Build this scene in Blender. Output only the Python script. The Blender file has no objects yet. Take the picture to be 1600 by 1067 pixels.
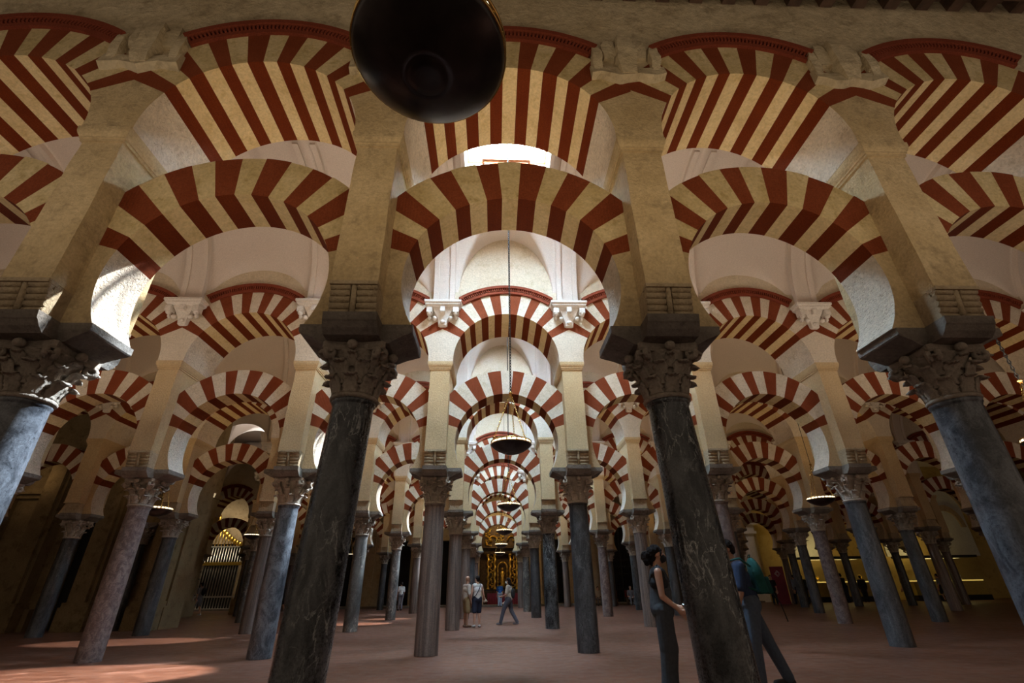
import bpy, bmesh, math, random
from math import sin, cos, pi, radians, sqrt, acos, asin, atan2
from mathutils import Vector, Matrix, Euler

random.seed(7)
S = bpy.context.scene
COL = S.collection

# ---------------------------------------------------------------- node helpers
def new_mat(name):
    m = bpy.data.materials.new(name); m.use_nodes = True
    nt = m.node_tree; nt.nodes.clear()
    out = nt.nodes.new('ShaderNodeOutputMaterial')
    b = nt.nodes.new('ShaderNodeBsdfPrincipled')
    nt.links.new(b.outputs[0], out.inputs[0])
    return m, nt, b

def N(nt, t, **kw):
    n = nt.nodes.new(t)
    for k, v in kw.items():
        if k in n.inputs: n.inputs[k].default_value = v
        else: setattr(n, k, v)
    return n

def ramp(nt, fac, stops):
    r = nt.nodes.new('ShaderNodeValToRGB')
    e = r.color_ramp.elements
    while len(e) < len(stops): e.new(0.5)
    for el, (p, c) in zip(e, stops):
        el.position = p; el.color = (*c, 1)
    nt.links.new(fac, r.inputs[0]); return r.outputs[0]

def pos(nt, scale=(1, 1, 1)):
    g = nt.nodes.new('ShaderNodeNewGeometry')
    m = nt.nodes.new('ShaderNodeMapping'); m.inputs['Scale'].default_value = scale
    nt.links.new(g.outputs['Position'], m.inputs[0]); return m.outputs[0]

def mixc(nt, fac, a, b, mode='MIX'):
    m = nt.nodes.new('ShaderNodeMix'); m.data_type = 'RGBA'; m.blend_type = mode
    for sock, v in ((m.inputs[0], fac), (m.inputs[6], a), (m.inputs[7], b)):
        if isinstance(v, (int, float)): sock.default_value = v
        elif isinstance(v, tuple): sock.default_value = (*v, 1)
        else: nt.links.new(v, sock)
    return m.outputs[2]

def bump(nt, b, h, strength, dist=0.02):
    n = nt.nodes.new('ShaderNodeBump'); n.inputs['Strength'].default_value = strength
    n.inputs['Distance'].default_value = dist
    nt.links.new(h, n.inputs['Height']); nt.links.new(n.outputs[0], b.inputs['Normal'])

def stone(name, c1, c2, c3=None, scale=1.5, rough=.9, bmp=.4, fine=28, pits=0):
    """mottled limestone or plaster: two tones in broad patches, fine grain in the relief"""
    m, nt, b = new_mat(name); p = pos(nt)
    n1 = N(nt, 'ShaderNodeTexNoise', Scale=scale, Detail=6, Roughness=.6); nt.links.new(p, n1.inputs['Vector'])
    n2 = N(nt, 'ShaderNodeTexNoise', Scale=fine, Detail=5, Roughness=.7); nt.links.new(p, n2.inputs['Vector'])
    c = ramp(nt, n1.outputs[0], [(.33, c1), (.66, c2)])
    if c3:
        n3 = N(nt, 'ShaderNodeTexNoise', Scale=scale * 3.1, Detail=8, Roughness=.7); nt.links.new(p, n3.inputs['Vector'])
        f = ramp(nt, n3.outputs[0], [(.52, (0, 0, 0)), (.7, (1, 1, 1))])
        c = mixc(nt, f, c, c3)
    f2 = ramp(nt, n2.outputs[0], [(.3, (.78, .78, .78)), (.7, (1.12, 1.12, 1.12))])
    c = mixc(nt, 1.0, c, f2, 'MULTIPLY')
    nt.links.new(c, b.inputs['Base Color']); b.inputs['Roughness'].default_value = rough
    h = n2.outputs[0]
    if pits:
        v = N(nt, 'ShaderNodeTexNoise', Scale=fine * 1.4, Detail=2); nt.links.new(p, v.inputs['Vector'])
        pr = ramp(nt, v.outputs[0], [(.30, (0, 0, 0)), (.42, (1, 1, 1))])
        h = mixc(nt, 1.0, h, pr, 'MULTIPLY')
    b.inputs['Specular IOR Level'].default_value = .15
    bump(nt, b, h, bmp * 1.5, .03)
    return m

M = {}
M['stone'] = stone('limestone', (.50, .365, .19), (.62, .47, .27), (.36, .265, .145), bmp=.5)
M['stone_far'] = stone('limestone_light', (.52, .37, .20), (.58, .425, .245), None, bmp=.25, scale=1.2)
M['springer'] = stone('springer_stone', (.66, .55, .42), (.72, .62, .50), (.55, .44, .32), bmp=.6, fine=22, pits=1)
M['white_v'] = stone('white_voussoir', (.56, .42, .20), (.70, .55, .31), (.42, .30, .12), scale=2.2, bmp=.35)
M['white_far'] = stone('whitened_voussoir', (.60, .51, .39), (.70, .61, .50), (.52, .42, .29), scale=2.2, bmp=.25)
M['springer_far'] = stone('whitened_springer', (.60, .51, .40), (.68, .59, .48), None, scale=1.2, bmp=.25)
M['soffit_w'] = stone('white_voussoir_warm_lit', (.66, .49, .25), (.76, .59, .33), (.56, .40, .18), scale=2.2, bmp=.35)  # soffit copy of the white voussoirs, warm light from below put into the colour
M['plaster'] = stone('vault_plaster', (.66, .57, .50), (.69, .60, .53), None, scale=.5, bmp=.06, fine=60)
M['console'] = stone('console_plaster', (.70, .64, .58), (.74, .68, .62), None, scale=1, bmp=.1)
M['impost'] = stone('grey_impost', (.17, .145, .12), (.26, .225, .19), (.12, .10, .085), scale=2.5, bmp=.4)
M['capital'] = stone('capital_stone', (.30, .25, .20), (.42, .35, .28), (.20, .165, .13), scale=3, bmp=.5)
M['capital_lt'] = stone('capital_stone_light', (.40, .33, .27), (.50, .43, .35), (.28, .23, .18), scale=3, bmp=.4)
M['lunette'] = stone('lunette_wall', (.60, .50, .36), (.66, .57, .44), (.52, .42, .28), scale=1, bmp=.2)
M['upper_wall'] = stone('rough_upper_wall', (.52, .41, .25), (.64, .53, .35), (.36, .28, .17), scale=1.1, bmp=.9, fine=9)
M['carved'] = stone('carved_stone', (.42, .32, .20), (.50, .39, .25), (.30, .22, .13), scale=2, bmp=.6)
M['wall_dark'] = stone('old_wall_stone', (.19, .135, .07), (.26, .19, .10), (.12, .085, .04), scale=1, bmp=.4)

def brick_mat(name, c1, c2, lines=55):
    m, nt, b = new_mat(name); p = pos(nt)
    n1 = N(nt, 'ShaderNodeTexNoise', Scale=2.4, Detail=7, Roughness=.65); nt.links.new(p, n1.inputs['Vector'])
    c = ramp(nt, n1.outputs[0], [(.3, c1), (.7, c2)])
    n2 = N(nt, 'ShaderNodeTexNoise', Scale=70, Detail=3); nt.links.new(p, n2.inputs['Vector'])
    c = mixc(nt, 1.0, c, ramp(nt, n2.outputs[0], [(.3, (.75, .75, .75)), (.7, (1.15, 1.15, 1.15))]), 'MULTIPLY')
    w = N(nt, 'ShaderNodeTexWave', Scale=lines / 6.28, Distortion=1.2); w.bands_direction = 'X'
    nt.links.new(p, w.inputs['Vector'])
    nt.links.new(c, b.inputs['Base Color']); b.inputs['Roughness'].default_value = .85
    b.inputs['Specular IOR Level'].default_value = .12
    bump(nt, b, mixc(nt, .4, w.outputs[0], n2.outputs[0]), .3, .01)
    return m
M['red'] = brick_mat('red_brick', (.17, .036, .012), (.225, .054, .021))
M['soffit_r'] = brick_mat('red_brick_warm_lit', (.12, .018, .003), (.155, .028, .005))  # soffit copy of the red brick, its warm-lit tone put into the colour
M['red_band'] = brick_mat('red_cornice_brick', (.18, .038, .018), (.24, .055, .028))

def marble(name, base, dark, vein, vs=2.0, stretch=(1, 1, .35), rough=.28, veins=.5, low=None):
    m, nt, b = new_mat(name); p = pos(nt, stretch)
    n1 = N(nt, 'ShaderNodeTexNoise', Scale=vs * 2.2, Detail=9, Roughness=.72, Distortion=.8); nt.links.new(p, n1.inputs['Vector'])
    c = ramp(nt, n1.outputs[0], [(.42, dark), (.60, base)])
    n2 = N(nt, 'ShaderNodeTexNoise', Scale=vs * 3.5, Detail=6, Roughness=.55, Distortion=.7); nt.links.new(p, n2.inputs['Vector'])
    mm = N(nt, 'ShaderNodeMath', operation='SUBTRACT'); nt.links.new(n2.outputs[0], mm.inputs[0]); mm.inputs[1].default_value = .5
    ab = N(nt, 'ShaderNodeMath', operation='ABSOLUTE'); nt.links.new(mm.outputs[0], ab.inputs[0])
    f = ramp(nt, ab.outputs[0], [(0, (veins,) * 3), (.017, (0, 0, 0))])
    n4 = N(nt, 'ShaderNodeTexNoise', Scale=1.3, Detail=3); nt.links.new(pos(nt), n4.inputs['Vector'])
    f = mixc(nt, 1.0, f, ramp(nt, n4.outputs[0], [(.40, (0, 0, 0)), (.56, (1, 1, 1))]), 'MULTIPLY')
    c = mixc(nt, f, c, vein)
    n3 = N(nt, 'ShaderNodeTexNoise', Scale=45, Detail=4, Roughness=.8); nt.links.new(pos(nt), n3.inputs['Vector'])
    c = mixc(nt, 1.0, c, ramp(nt, n3.outputs[0], [(.3, (.6, .6, .6)), (.72, (1.35, 1.35, 1.35))]), 'MULTIPLY')
    nt.links.new(c, b.inputs['Base Color'])
    r = ramp(nt, n3.outputs[0], [(.3, (rough - .06,) * 3), (.7, (rough + .2,) * 3)])
    nt.links.new(r, b.inputs['Roughness'])
    bump(nt, b, n3.outputs[0], .12, .006)
    return m
MARB = {
 'black': (marble('black_green_marble', (.10, .105, .11), (.012, .014, .016), (.55, .57, .56), 1.9, (1.3, 1.3, .5), .22, .8), 'black green white-veined'),
 'blue': (marble('blue_grey_marble', (.14, .148, .165), (.035, .038, .045), (.30, .31, .33), 2.6, (1, 1, .6), veins=.25), 'mottled blue grey'),
 'slate': (marble('slate_grey_marble', (.085, .084, .088), (.028, .028, .031), (.3, .3, .3), 2.0, veins=.25), 'slate grey'),
 'brown': (marble('brown_striated_marble', (.21, .155, .13), (.085, .06, .05), (.28, .2, .16), 1.6, (3, 3, .12), .35, .3), 'striated brown'),
 'pink': (marble('pink_grey_granite', (.21, .155, .14), (.085, .055, .05), (.34, .28, .26), 4, (1, 1, .8), .35, .2), 'pinkish grey granite'),
 'dark': (marble('dark_grey_marble', (.07, .068, .07), (.022, .022, .024), (.25, .25, .24), 2.4, veins=.4), 'dark grey'),
 'vein': (marble('grey_veined_marble', (.16, .15, .14), (.06, .055, .05), (.5, .44, .38), 1.2, (1, 1, .5), .3, .8), 'cream-veined grey'),
}

def plain(name, c, rough=.6, metal=0., noise=.12, scale=8, bmp=.1):
    m, nt, b = new_mat(name); p = pos(nt)
    n = N(nt, 'ShaderNodeTexNoise', Scale=scale, Detail=5); nt.links.new(p, n.inputs['Vector'])
    a = tuple(max(0, x * (1 - noise)) for x in c); d = tuple(min(1, x * (1 + noise)) for x in c)
    nt.links.new(ramp(nt, n.outputs[0], [(.3, a), (.7, d)]), b.inputs['Base Color'])
    b.inputs['Roughness'].default_value = rough; b.inputs['Metallic'].default_value = metal
    if bmp: bump(nt, b, n.outputs[0], bmp, .01)
    return m
def emis(name, c, s):
    m, nt, b = new_mat(name)
    b.inputs['Base Color'].default_value = (*c, 1)
    b.inputs['Emission Color'].default_value = (*c, 1); b.inputs['Emission Strength'].default_value = s
    return m

M['bronze'] = plain('dark_bronze', (.05, .042, .04), .3, .7, .5, 5, .25)
M['brass'] = plain('polished_brass', (.75, .52, .18), .25, 1., .15, 20)
M['iron'] = plain('dark_iron', (.03, .028, .026), .5, .6, .2, 20)
M['silver'] = plain('silvered_iron', (.55, .52, .48), .35, .8, .1, 20)
M['gold'] = plain('gilded_wood', (.85, .52, .10), .3, .9, .3, 14, .6)
M['gold_dark'] = plain('old_gilding', (.06, .03, .008), .45, .5, .5, 10, .8)
M['cup'] = emis('lit_glass_cup', (1.0, .93, .72), 1.6)
M['orange_wood'] = plain('orange_window_frame', (.55, .20, .07), .5)
M['wood'] = plain('dark_timber', (.09, .05, .03), .7, 0, .4, 6, .4)
M['sky'] = emis('bright_sky_pane', (.86, .93, 1.0), 16.)
M['crimson'] = plain('crimson_panel', (.22, .012, .035), .5)
M['white_paint'] = plain('white_paint', (.7, .7, .68), .6)
M['black'] = plain('black_matt', (.012, .012, .013), .6)
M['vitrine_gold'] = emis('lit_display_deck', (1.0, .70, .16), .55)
M['vitrine_side'] = plain('yellow_lit_plinth', (.55, .40, .10), .5)
M['greywhite'] = stone('whitewashed_panel', (.60, .60, .55), (.68, .68, .63), None, scale=.8, bmp=.1)
M['yellow_lit_wall'] = stone('yellow_lit_wall', (.50, .36, .12), (.60, .44, .16), (.40, .28, .09), scale=.9, bmp=.3)  # yellow of the museum lighting painted into the wall colour
M['skin'] = plain('skin', (.50, .27, .18), .55, 0, .06)
M['skin_tan'] = plain('tanned_skin', (.36, .18, .11), .55, 0, .06)
M['hair'] = plain('dark_hair', (.011, .007, .006), .8, 0, .4, 40, 1.0)
M['hair'].node_tree.nodes['Principled BSDF'].inputs['Specular IOR Level'].default_value = .15
M['hair_grey'] = plain('grey_hair', (.22, .20, .18), .6, 0, .2, 40, .5)

gm, nt, b = new_mat('clear_glass')
b.inputs['Base Color'].default_value = (.9, .97, .95, 1); b.inputs['Roughness'].default_value = .02
b.inputs['Transmission Weight'].default_value = 1; b.inputs['IOR'].default_value = 1.05; b.inputs['Alpha'].default_value = .25
M['glass'] = gm

# floor: worn terracotta and marble tiles, slightly polished
m, nt, b = new_mat('terracotta_floor'); p = pos(nt)
br = N(nt, 'ShaderNodeTexBrick', Scale=1.0); br.inputs['Brick Width'].default_value = .30; br.inputs['Row Height'].default_value = .15
br.inputs['Mortar Size'].default_value = .004; br.inputs['Color1'].default_value = (.128, .050, .028, 1)
br.inputs['Color2'].default_value = (.185, .085, .053, 1); br.inputs['Mortar'].default_value = (.13, .085, .07, 1)
nt.links.new(p, br.inputs['Vector'])
n1 = N(nt, 'ShaderNodeTexNoise', Scale=.7, Detail=5); nt.links.new(p, n1.inputs['Vector'])
n2 = N(nt, 'ShaderNodeTexNoise', Scale=5.5, Detail=6, Roughness=.7); nt.links.new(p, n2.inputs['Vector'])
c = mixc(nt, 1.0, br.outputs[0], ramp(nt, n1.outputs[0], [(.3, (.72, .70, .70)), (.7, (1.12, 1.1, 1.1))]), 'MULTIPLY')
c = mixc(nt, 1.0, c, ramp(nt, n2.outputs[0], [(.3, (.68, .66, .66)), (.7, (1.25, 1.25, 1.27))]), 'MULTIPLY')
nt.links.new(c, b.inputs['Base Color'])
nt.links.new(ramp(nt, n2.outputs[0], [(.3, (.34,) * 3), (.7, (.52,) * 3)]), b.inputs['Roughness'])
bump(nt, b, n2.outputs[0], .08, .01); b.inputs['Specular IOR Level'].default_value = .3
M['floor'] = m

# ---------------------------------------------------------------- mesh helpers
class MB:
    def __init__(s): s.v = []; s.f = []; s.m = []; s.sm = []
    def vert(s, *p): s.v.append(tuple(p[0]) if len(p) == 1 else p); return len(s.v) - 1
    def face(s, idx, mi=0, smooth=False): s.f.append(tuple(idx)); s.m.append(mi); s.sm.append(smooth)
    def box(s, c, h, mi=0, R=None):
        b = len(s.v); c = Vector(c)
        for z in (-1, 1):
            for x, y in ((-1, -1), (1, -1), (1, 1), (-1, 1)):
                q = Vector((x * h[0], y * h[1], z * h[2]))
                if R: q = R @ q
                s.v.append(tuple(c + q))
        for f in ((0, 3, 2, 1), (4, 5, 6, 7), (0, 1, 5, 4), (1, 2, 6, 5), (2, 3, 7, 6), (3, 0, 4, 7)):
            s.face([b + i for i in f], mi)
    def bx(s, x0, x1, y0, y1, z0, z1, mi=0):
        s.box(((x0 + x1) / 2, (y0 + y1) / 2, (z0 + z1) / 2), ((x1 - x0) / 2, (y1 - y0) / 2, (z1 - z0) / 2), mi)
    def rings(s, rings, mi=0, smooth=True, cap=True, closed=True):
        """loft between equal-length loops"""
        n = len(rings[0]); base = []
        for r in rings:
            base.append(len(s.v)); s.v += [tuple(q) for q in r]
        for k in range(len(rings) - 1):
            for i in range(n if closed else n - 1):
                j = (i + 1) % n
                s.face((base[k] + i, base[k] + j, base[k + 1] + j, base[k + 1] + i), mi, smooth)
        if cap:
            s.face([base[0] + i for i in range(n)][::-1], mi); s.face([base[-1] + i for i in range(n)], mi)
    def lathe(s, prof, c=(0, 0, 0), n=24, mi=0, smooth=True, cap=True):
        s.rings([[(c[0] + r * cos(2 * pi * i / n), c[1] + r * sin(2 * pi * i / n), c[2] + z) for i in range(n)] for r, z in prof], mi, smooth, cap)
    def tube(s, pts, r, n=6, mi=0, cap=True):
        pts = [Vector(p) for p in pts]; rs = r if isinstance(r, (list, tuple)) else [r] * len(pts)
        rings = []
        for i, p in enumerate(pts):
            d = (pts[min(i + 1, len(pts) - 1)] - pts[max(i - 1, 0)]).normalized()
            a = d.orthogonal().normalized() if i == 0 else (pa - d * pa.dot(d)).normalized()
            pa = a; bb = d.cross(a)
            rings.append([p + (a * cos(2 * pi * k / n) + bb * sin(2 * pi * k / n)) * rs[i] for k in range(n)])
        s.rings(rings, mi, True, cap)
    def prism(s, poly, y0, y1, mf=0, ms=None, smooth=False, mback=None):
        """polygon in XZ extruded along Y; ms = material for each side"""
        n = len(poly); a = len(s.v)
        s.v += [(x, y0, z) for x, z in poly] + [(x, y1, z) for x, z in poly]
        s.face([a + i for i in range(n)], mf); s.face([a + n + i for i in range(n)][::-1], mf if mback is None else mback)
        for i in range(n):
            j = (i + 1) % n
            s.face((a + j, a + i, a + n + i, a + n + j), (ms if ms is not None else mf) if not callable(ms) else ms(i), smooth)
    def ell(s, c, r, n=12, m=8, mi=0, R=None):
        c = Vector(c); rings = []
        for k in range(m + 1):
            t = -pi / 2 + pi * k / m; t = max(-pi / 2 + .08, min(pi / 2 - .08, t))
            ring = []
            for i in range(n):
                a = 2 * pi * i / n
                q = Vector((r[0] * cos(t) * cos(a), r[1] * cos(t) * sin(a), r[2] * sin(t)))
                if R: q = R @ q
                ring.append(c + q)
            rings.append(ring)
        s.rings(rings, mi)
    def cap(s, p0, p1, r0, r1, n=10, mi=0):
        """tapered capsule"""
        p0, p1 = Vector(p0), Vector(p1); d = p1 - p0
        if d.length < 1e-6: d = Vector((0, 0, 1e-3))
        d.normalize(); a = d.orthogonal().normalized(); bb = d.cross(a); rings = []
        for p, r, ts in ((p0, r0, (-85, -55, -25, 0)), (p1, r1, (0, 25, 55, 85))):
            for t in ts:
                t = radians(t)
                rings.append([p + d * r * sin(t) + (a * cos(2 * pi * k / n) + bb * sin(2 * pi * k / n)) * r * cos(t) for k in range(n)])
        s.rings(rings, mi)
    def mesh(s, name, mats):
        me = bpy.data.meshes.new(name); me.from_pydata(s.v, [], s.f)
        for m in mats: me.materials.append(m)
        me.polygons.foreach_set('material_index', s.m); me.polygons.foreach_set('use_smooth', s.sm)
        bm = bmesh.new(); bm.from_mesh(me); bmesh.ops.recalc_face_normals(bm, faces=bm.faces); bm.to_mesh(me); bm.free()
        me.update(); return me

def obj(name, me, parent=None, loc=(0, 0, 0), rot=(0, 0, 0)):
    o = bpy.data.objects.new(name, me); COL.objects.link(o)
    o.location = loc; o.rotation_euler = rot
    if parent: o.parent = parent
    return o
def build(name, mb, mats, parent=None, loc=(0, 0, 0), rot=(0, 0, 0)):
    return obj(name, mb.mesh(name, mats), parent, loc, rot)
def tag(o, label, cat, group=None, kind=None):
    if label: o['label'] = label
    if cat: o['category'] = cat
    if group: o['group'] = group
    if kind: o['kind'] = kind
    return o
def empty(name, loc=(0, 0, 0), rz=0):
    o = bpy.data.objects.new(name, None); COL.objects.link(o)
    o.location = loc; o.rotation_euler = (0, 0, rz); o.empty_display_size = .1; return o
def struct(name, mb, mats, loc=(0, 0, 0)):
    o = build(name, mb, mats, None, loc); o['kind'] = 'structure'; return o
def jag(me, amp, sc=3.0, seed=0):
    from mathutils import noise
    for v in me.vertices:
        p = v.co * sc + Vector((seed, seed * 2, 0))
        v.co += Vector((noise.noise(p), noise.noise(p + Vector((7, 0, 0))), noise.noise(p + Vector((0, 9, 0))))) * amp
    me.update()

# ---------------------------------------------------------------- layout
SP, D, Y1 = 3.2, 6.48, 4.564
ZT, ZI0, ZI1, ZC, ZK0, ZK1 = 2.82, 3.36, 3.552, 3.888, 5.841, 6.04
TL, TU, TP = .573, 1.244, 1.16
ROWX1 = {-3: -11.3, -2: -8.1, -1: -4.903, 0: -1.70, 1: 1.506, 2: 4.585, 3: 7.66, 4: 10.8}
def colx(r, c): return ROWX1[c] if r == 1 else c * SP - SP / 2
def rowy(r): return Y1 + (r - 1) * D
ORD = ['', 'front', 'second', 'third', 'fourth', 'fifth', 'sixth']
NTH = ['first', 'second', 'third', 'fourth', 'fifth', 'sixth', 'seventh', 'eighth', 'ninth', 'tenth', 'eleventh', 'twelfth']
def colpos(c): return f'{NTH[-c]} left of the central aisle' if c <= 0 else f'{NTH[c-1]} right of the central aisle'
def baypos(b): return 'over the central aisle' if b == 0 else (f'{NTH[b-1]} bay right of centre' if b > 0 else f'{NTH[-b-1]} bay left of centre')

ROWS = {1: (-3, 4), 2: (-4, 5), 3: (-5, 7), 4: (-3, 8), 5: (-4, 9), 6: (-6, 10)}
STY = {(1, -1): 'blue', (1, 0): 'black', (1, 1): 'black', (1, 2): 'blue', (1, 3): 'slate', (1, -2): 'slate',
       (2, -4): 'dark', (2, -3): 'blue', (2, -2): 'pink', (2, -1): 'blue', (2, 0): 'brown', (2, 1): 'dark', (2, 2): 'pink', (2, 3): 'slate', (2, 4): 'pink', (2, 5): 'slate',
       (3, -4): 'dark', (3, -3): 'dark', (3, -2): 'brown', (3, -1): 'vein', (3, 0): 'brown', (3, 1): 'black', (3, 2): 'brown', (3, 3): 'slate', (3, 4): 'pink', (3, 5): 'slate',
       (4, -1): 'vein', (4, 0): 'brown', (4, 1): 'dark', (4, 2): 'pink', (4, 5): 'slate'}

# ---------------------------------------------------------------- column parts
def leaf(mb, ang, r0, z0, h, out, w, th=.03, curl=.05, mi=0):
    """acanthus leaf standing on a bell, its lobed tip rolled outward into a fat curl"""
    n = 12; rings = []
    ca, sa = cos(ang), sin(ang)
    for i in range(n):
        t = i / (n - 1)
        if t < .6: u = t / .6; rr = r0 + out * .42 * u ** 2; z = z0 + h * u
        else:
            u = (t - .6) / .4 * 3.0; rr = r0 + out * .42 + curl * (1 - cos(u)); z = z0 + h + curl * sin(u)
        ww = w * (1 - .12 * t) * (1 + .14 * cos(t * 22)) * (1 if t < .9 else .8)
        k = 1 + 1.2 * max(0, t - .5)
        loop = []
        for q, dq in ((-1, -.5), (-.72, .35), (-.35, .1), (0, .75), (.35, .1), (.72, .35), (1, -.5), (.5, -1.1), (-.5, -1.1)):
            rad = rr + dq * th * k; tx = q * ww
            loop.append((rad * ca - tx * sa, rad * sa + tx * ca, z))
        rings.append(loop)
    mb.rings(rings, mi, True)
def scroll(mb, ang, r, z, R=.05, w=.035, mi=0):
    ca, sa = cos(ang), sin(ang); pts = []
    for i in range(15):
        t = i / 14 * 2.4 * pi; rad = R * (1 - .62 * i / 14)
        pr, pz = r - R * .2 + rad * cos(t + 1.6), z + rad * sin(t + 1.6)
        pts.append((pr * ca, pr * sa, pz))
    mb.tube(pts, [w * .55] * 15, 6, mi)
def capital_mesh(kind):
    mb = MB(); H = ZI0 - ZT
    mb.lathe([(.212, -.02), (.235, -.01), (.24, .01), (.225, .028), (.205, .035)], n=28)
    mb.lathe([(.20, .03), (.205, .2), (.225, .36), (.285, .45), (.30, .47)], n=28)
    k = 8
    for i in range(k): leaf(mb, 2 * pi * i / k + (.39 if kind else 0), .212, .03, .14, .10, .078, curl=.034)
    for i in range(k): leaf(mb, 2 * pi * (i + .5) / k + (.39 if kind else 0), .215, .12, .19, .15, .078, curl=.036)
    for i in range(4):
        a = pi / 4 + i * pi / 2
        leaf(mb, a, .235, .24, .15, .30, .062, curl=.035)
        scroll(mb, a - .1, .385, .425, .06, .055); scroll(mb, a + .1, .385, .425, .06, .055)
        leaf(mb, i * pi / 2, .24, .29, .10, .12, .055, curl=.03)
        mb.ell((.335 * cos(i * pi / 2), .335 * sin(i * pi / 2), .49), (.055, .055, .05), 8, 6)
    # concave abacus
    loops = []
    for z, s in ((.46, .95), (.485, 1.0), (H, 1.0)):
        lp = []
        for i in range(4):
            a0 = pi / 4 + i * pi / 2; a1 = a0 + pi / 2
            P0 = Vector((cos(a0), sin(a0))) * .455 * s; P1 = Vector((cos(a1), sin(a1))) * .455 * s
            for j in range(6):
                t = .06 + .88 * j / 5; q = P0.lerp(P1, t); m_ = (P0 + P1).normalized()
                q = q - m_ * .05 * sin(pi * t)
                lp.append((q.x, q.y, z))
        loops.append(lp)
    mb.rings(loops, 0, False)
    me = mb.mesh('capital', [M['capital'] if kind == 0 else M['capital_lt']]); return me
CAPS = [capital_mesh(0), capital_mesh(1)]
def cross(ax, ay, bx, by, z):
    return [(ax, -ay, z), (ax, ay, z), (bx, ay, z), (bx, by, z), (-bx, by, z), (-bx, ay, z), (-ax, ay, z), (-ax, -ay, z), (-bx, -ay, z), (-bx, -by, z), (bx, -by, z), (bx, -ay, z)]
def impost_mesh():
    mb = MB()
    mb.rings([cross(.34, .26, .27, .44, 0), cross(.43, .28, .27, .50, .05), cross(.565, .30, .265, .53, .10), cross(.575, .305, .262, .545, .115), cross(.575, .305, .262, .56, ZI1 - ZI0)], 0, False)
    return mb.mesh('impost', [M['impost']])
IMP = impost_mesh()
def shaft_mesh(mat, r0=.235, r1=.205, dx=0):
    mb = MB(); H = ZT
    prof = [(r0 * 1.0, -.03), (r0, .02)] + [(r0 + (r1 - r0) * t - .0 + .006 * sin(pi * t), .02 + (H - .10) * t) for t in (.1, .25, .4, .55, .7, .85, 1)] + [(r1 + .004, H - .06), (r1 + .016, H - .045), (r1 + .016, H - .02), (r1 + .002, H)]
    mb.lathe(prof, n=40); mb.v = [(x + dx * (1 - z / H), y, z) for x, y, z in mb.v]; return mb.mesh('shaft', [mat])
SH = {}
def pillar_mesh(mat, hw=.235):
    mb = MB(); y = TP / 2
    mb.bx(-hw, hw, -y, y, ZC - ZI1, ZK0 - ZI1 + .01)
    me = mb.mesh('pier', [mat]); return me
def pillar_near(mat, seed):
    mb = MB(); hw = .235; y = TP / 2; n = 14; rings = []
    for k in range(n + 1):
        z = ZC - ZI1 + (ZK0 - ZC + .01) * k / n; lp = []
        for (x0, y0), (x1, y1) in (((-1, -1), (1, -1)), ((1, -1), (1, 1)), ((1, 1), (-1, 1)), ((-1, 1), (-1, -1))):
            for j in range(6):
                t = j / 6; lp.append(((x0 + (x1 - x0) * t) * hw, (y0 + (y1 - y0) * t) * y, z))
        rings.append(lp)
    mb.rings(rings, 0, False); me = mb.mesh('pier', [mat]); jag(me, .010, 2.7, seed); return me
def corbel_mesh(rolls, mat, mat2):
    mb = MB(); hw = .235; y = TP / 2; H = ZC - ZI1
    if rolls:
        mb.bx(-hw + .004, hw - .004, -y + .09, y - .09, 0, H)
        for sgn in (-1, 1):
            for k in range(5):
                z = H * (k + .5) / 5; yy = sgn * (y - .10 + .055 * k / 4 + .0)
                for x0, x1 in ((-hw, -.035), (.035, hw)):
                    mb.tube([(x0, yy, z), (x1, yy, z)], .036, 10)
                mb.ell((0, yy - sgn * .005, z), (.032, .045, .034), 8, 6)
            mb.bx(-hw - .004, hw + .004, min(sgn * (y - .1), sgn * (y + .012)), max(sgn * (y - .1), sgn * (y + .012)), H - .03, H + .012)
            mb.tube([(0, sgn * (y - .075), 0.01), (0, sgn * (y - .03), H)], .03, 8)
        return mb.mesh('corbel', [mat])
    mb.bx(-hw, hw, -y + .07, y - .07, 0, H * .93, 0)
    mb.bx(-hw - .01, hw + .01, -y - .008, y + .008, H * .93, H + .005, 1)
    return mb.mesh('corbel', [mat2, mat])
CORB = [corbel_mesh(1, M['carved'], M['carved']), corbel_mesh(0, M['stone_far'], M['carved'])]
def cornice_mesh(mat):
    mb = MB(); z0 = ZK0 - ZI1; H = ZK1 - ZK0
    def lp(e, z): return [(-.235 - e, -TP / 2 - e, z), (.235 + e, -TP / 2 - e, z), (.235 + e, TP / 2 + e, z), (-.235 - e, TP / 2 + e, z)]
    prof = [(0.0, 0), (.02, .0), (.02, .035), (.035, .04), (.035, .06), (.05, .085), (.062, .12), (.066, .15), (.066, H)]
    mb.rings([lp(e, z0 + z) for e, z in prof], 0, False)
    return mb.mesh('cornice', [mat])
CORN = [cornice_mesh(M['stone']), cornice_mesh(M['stone_far'])]
PIER_FAR = pillar_mesh(M['stone_far'])

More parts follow.
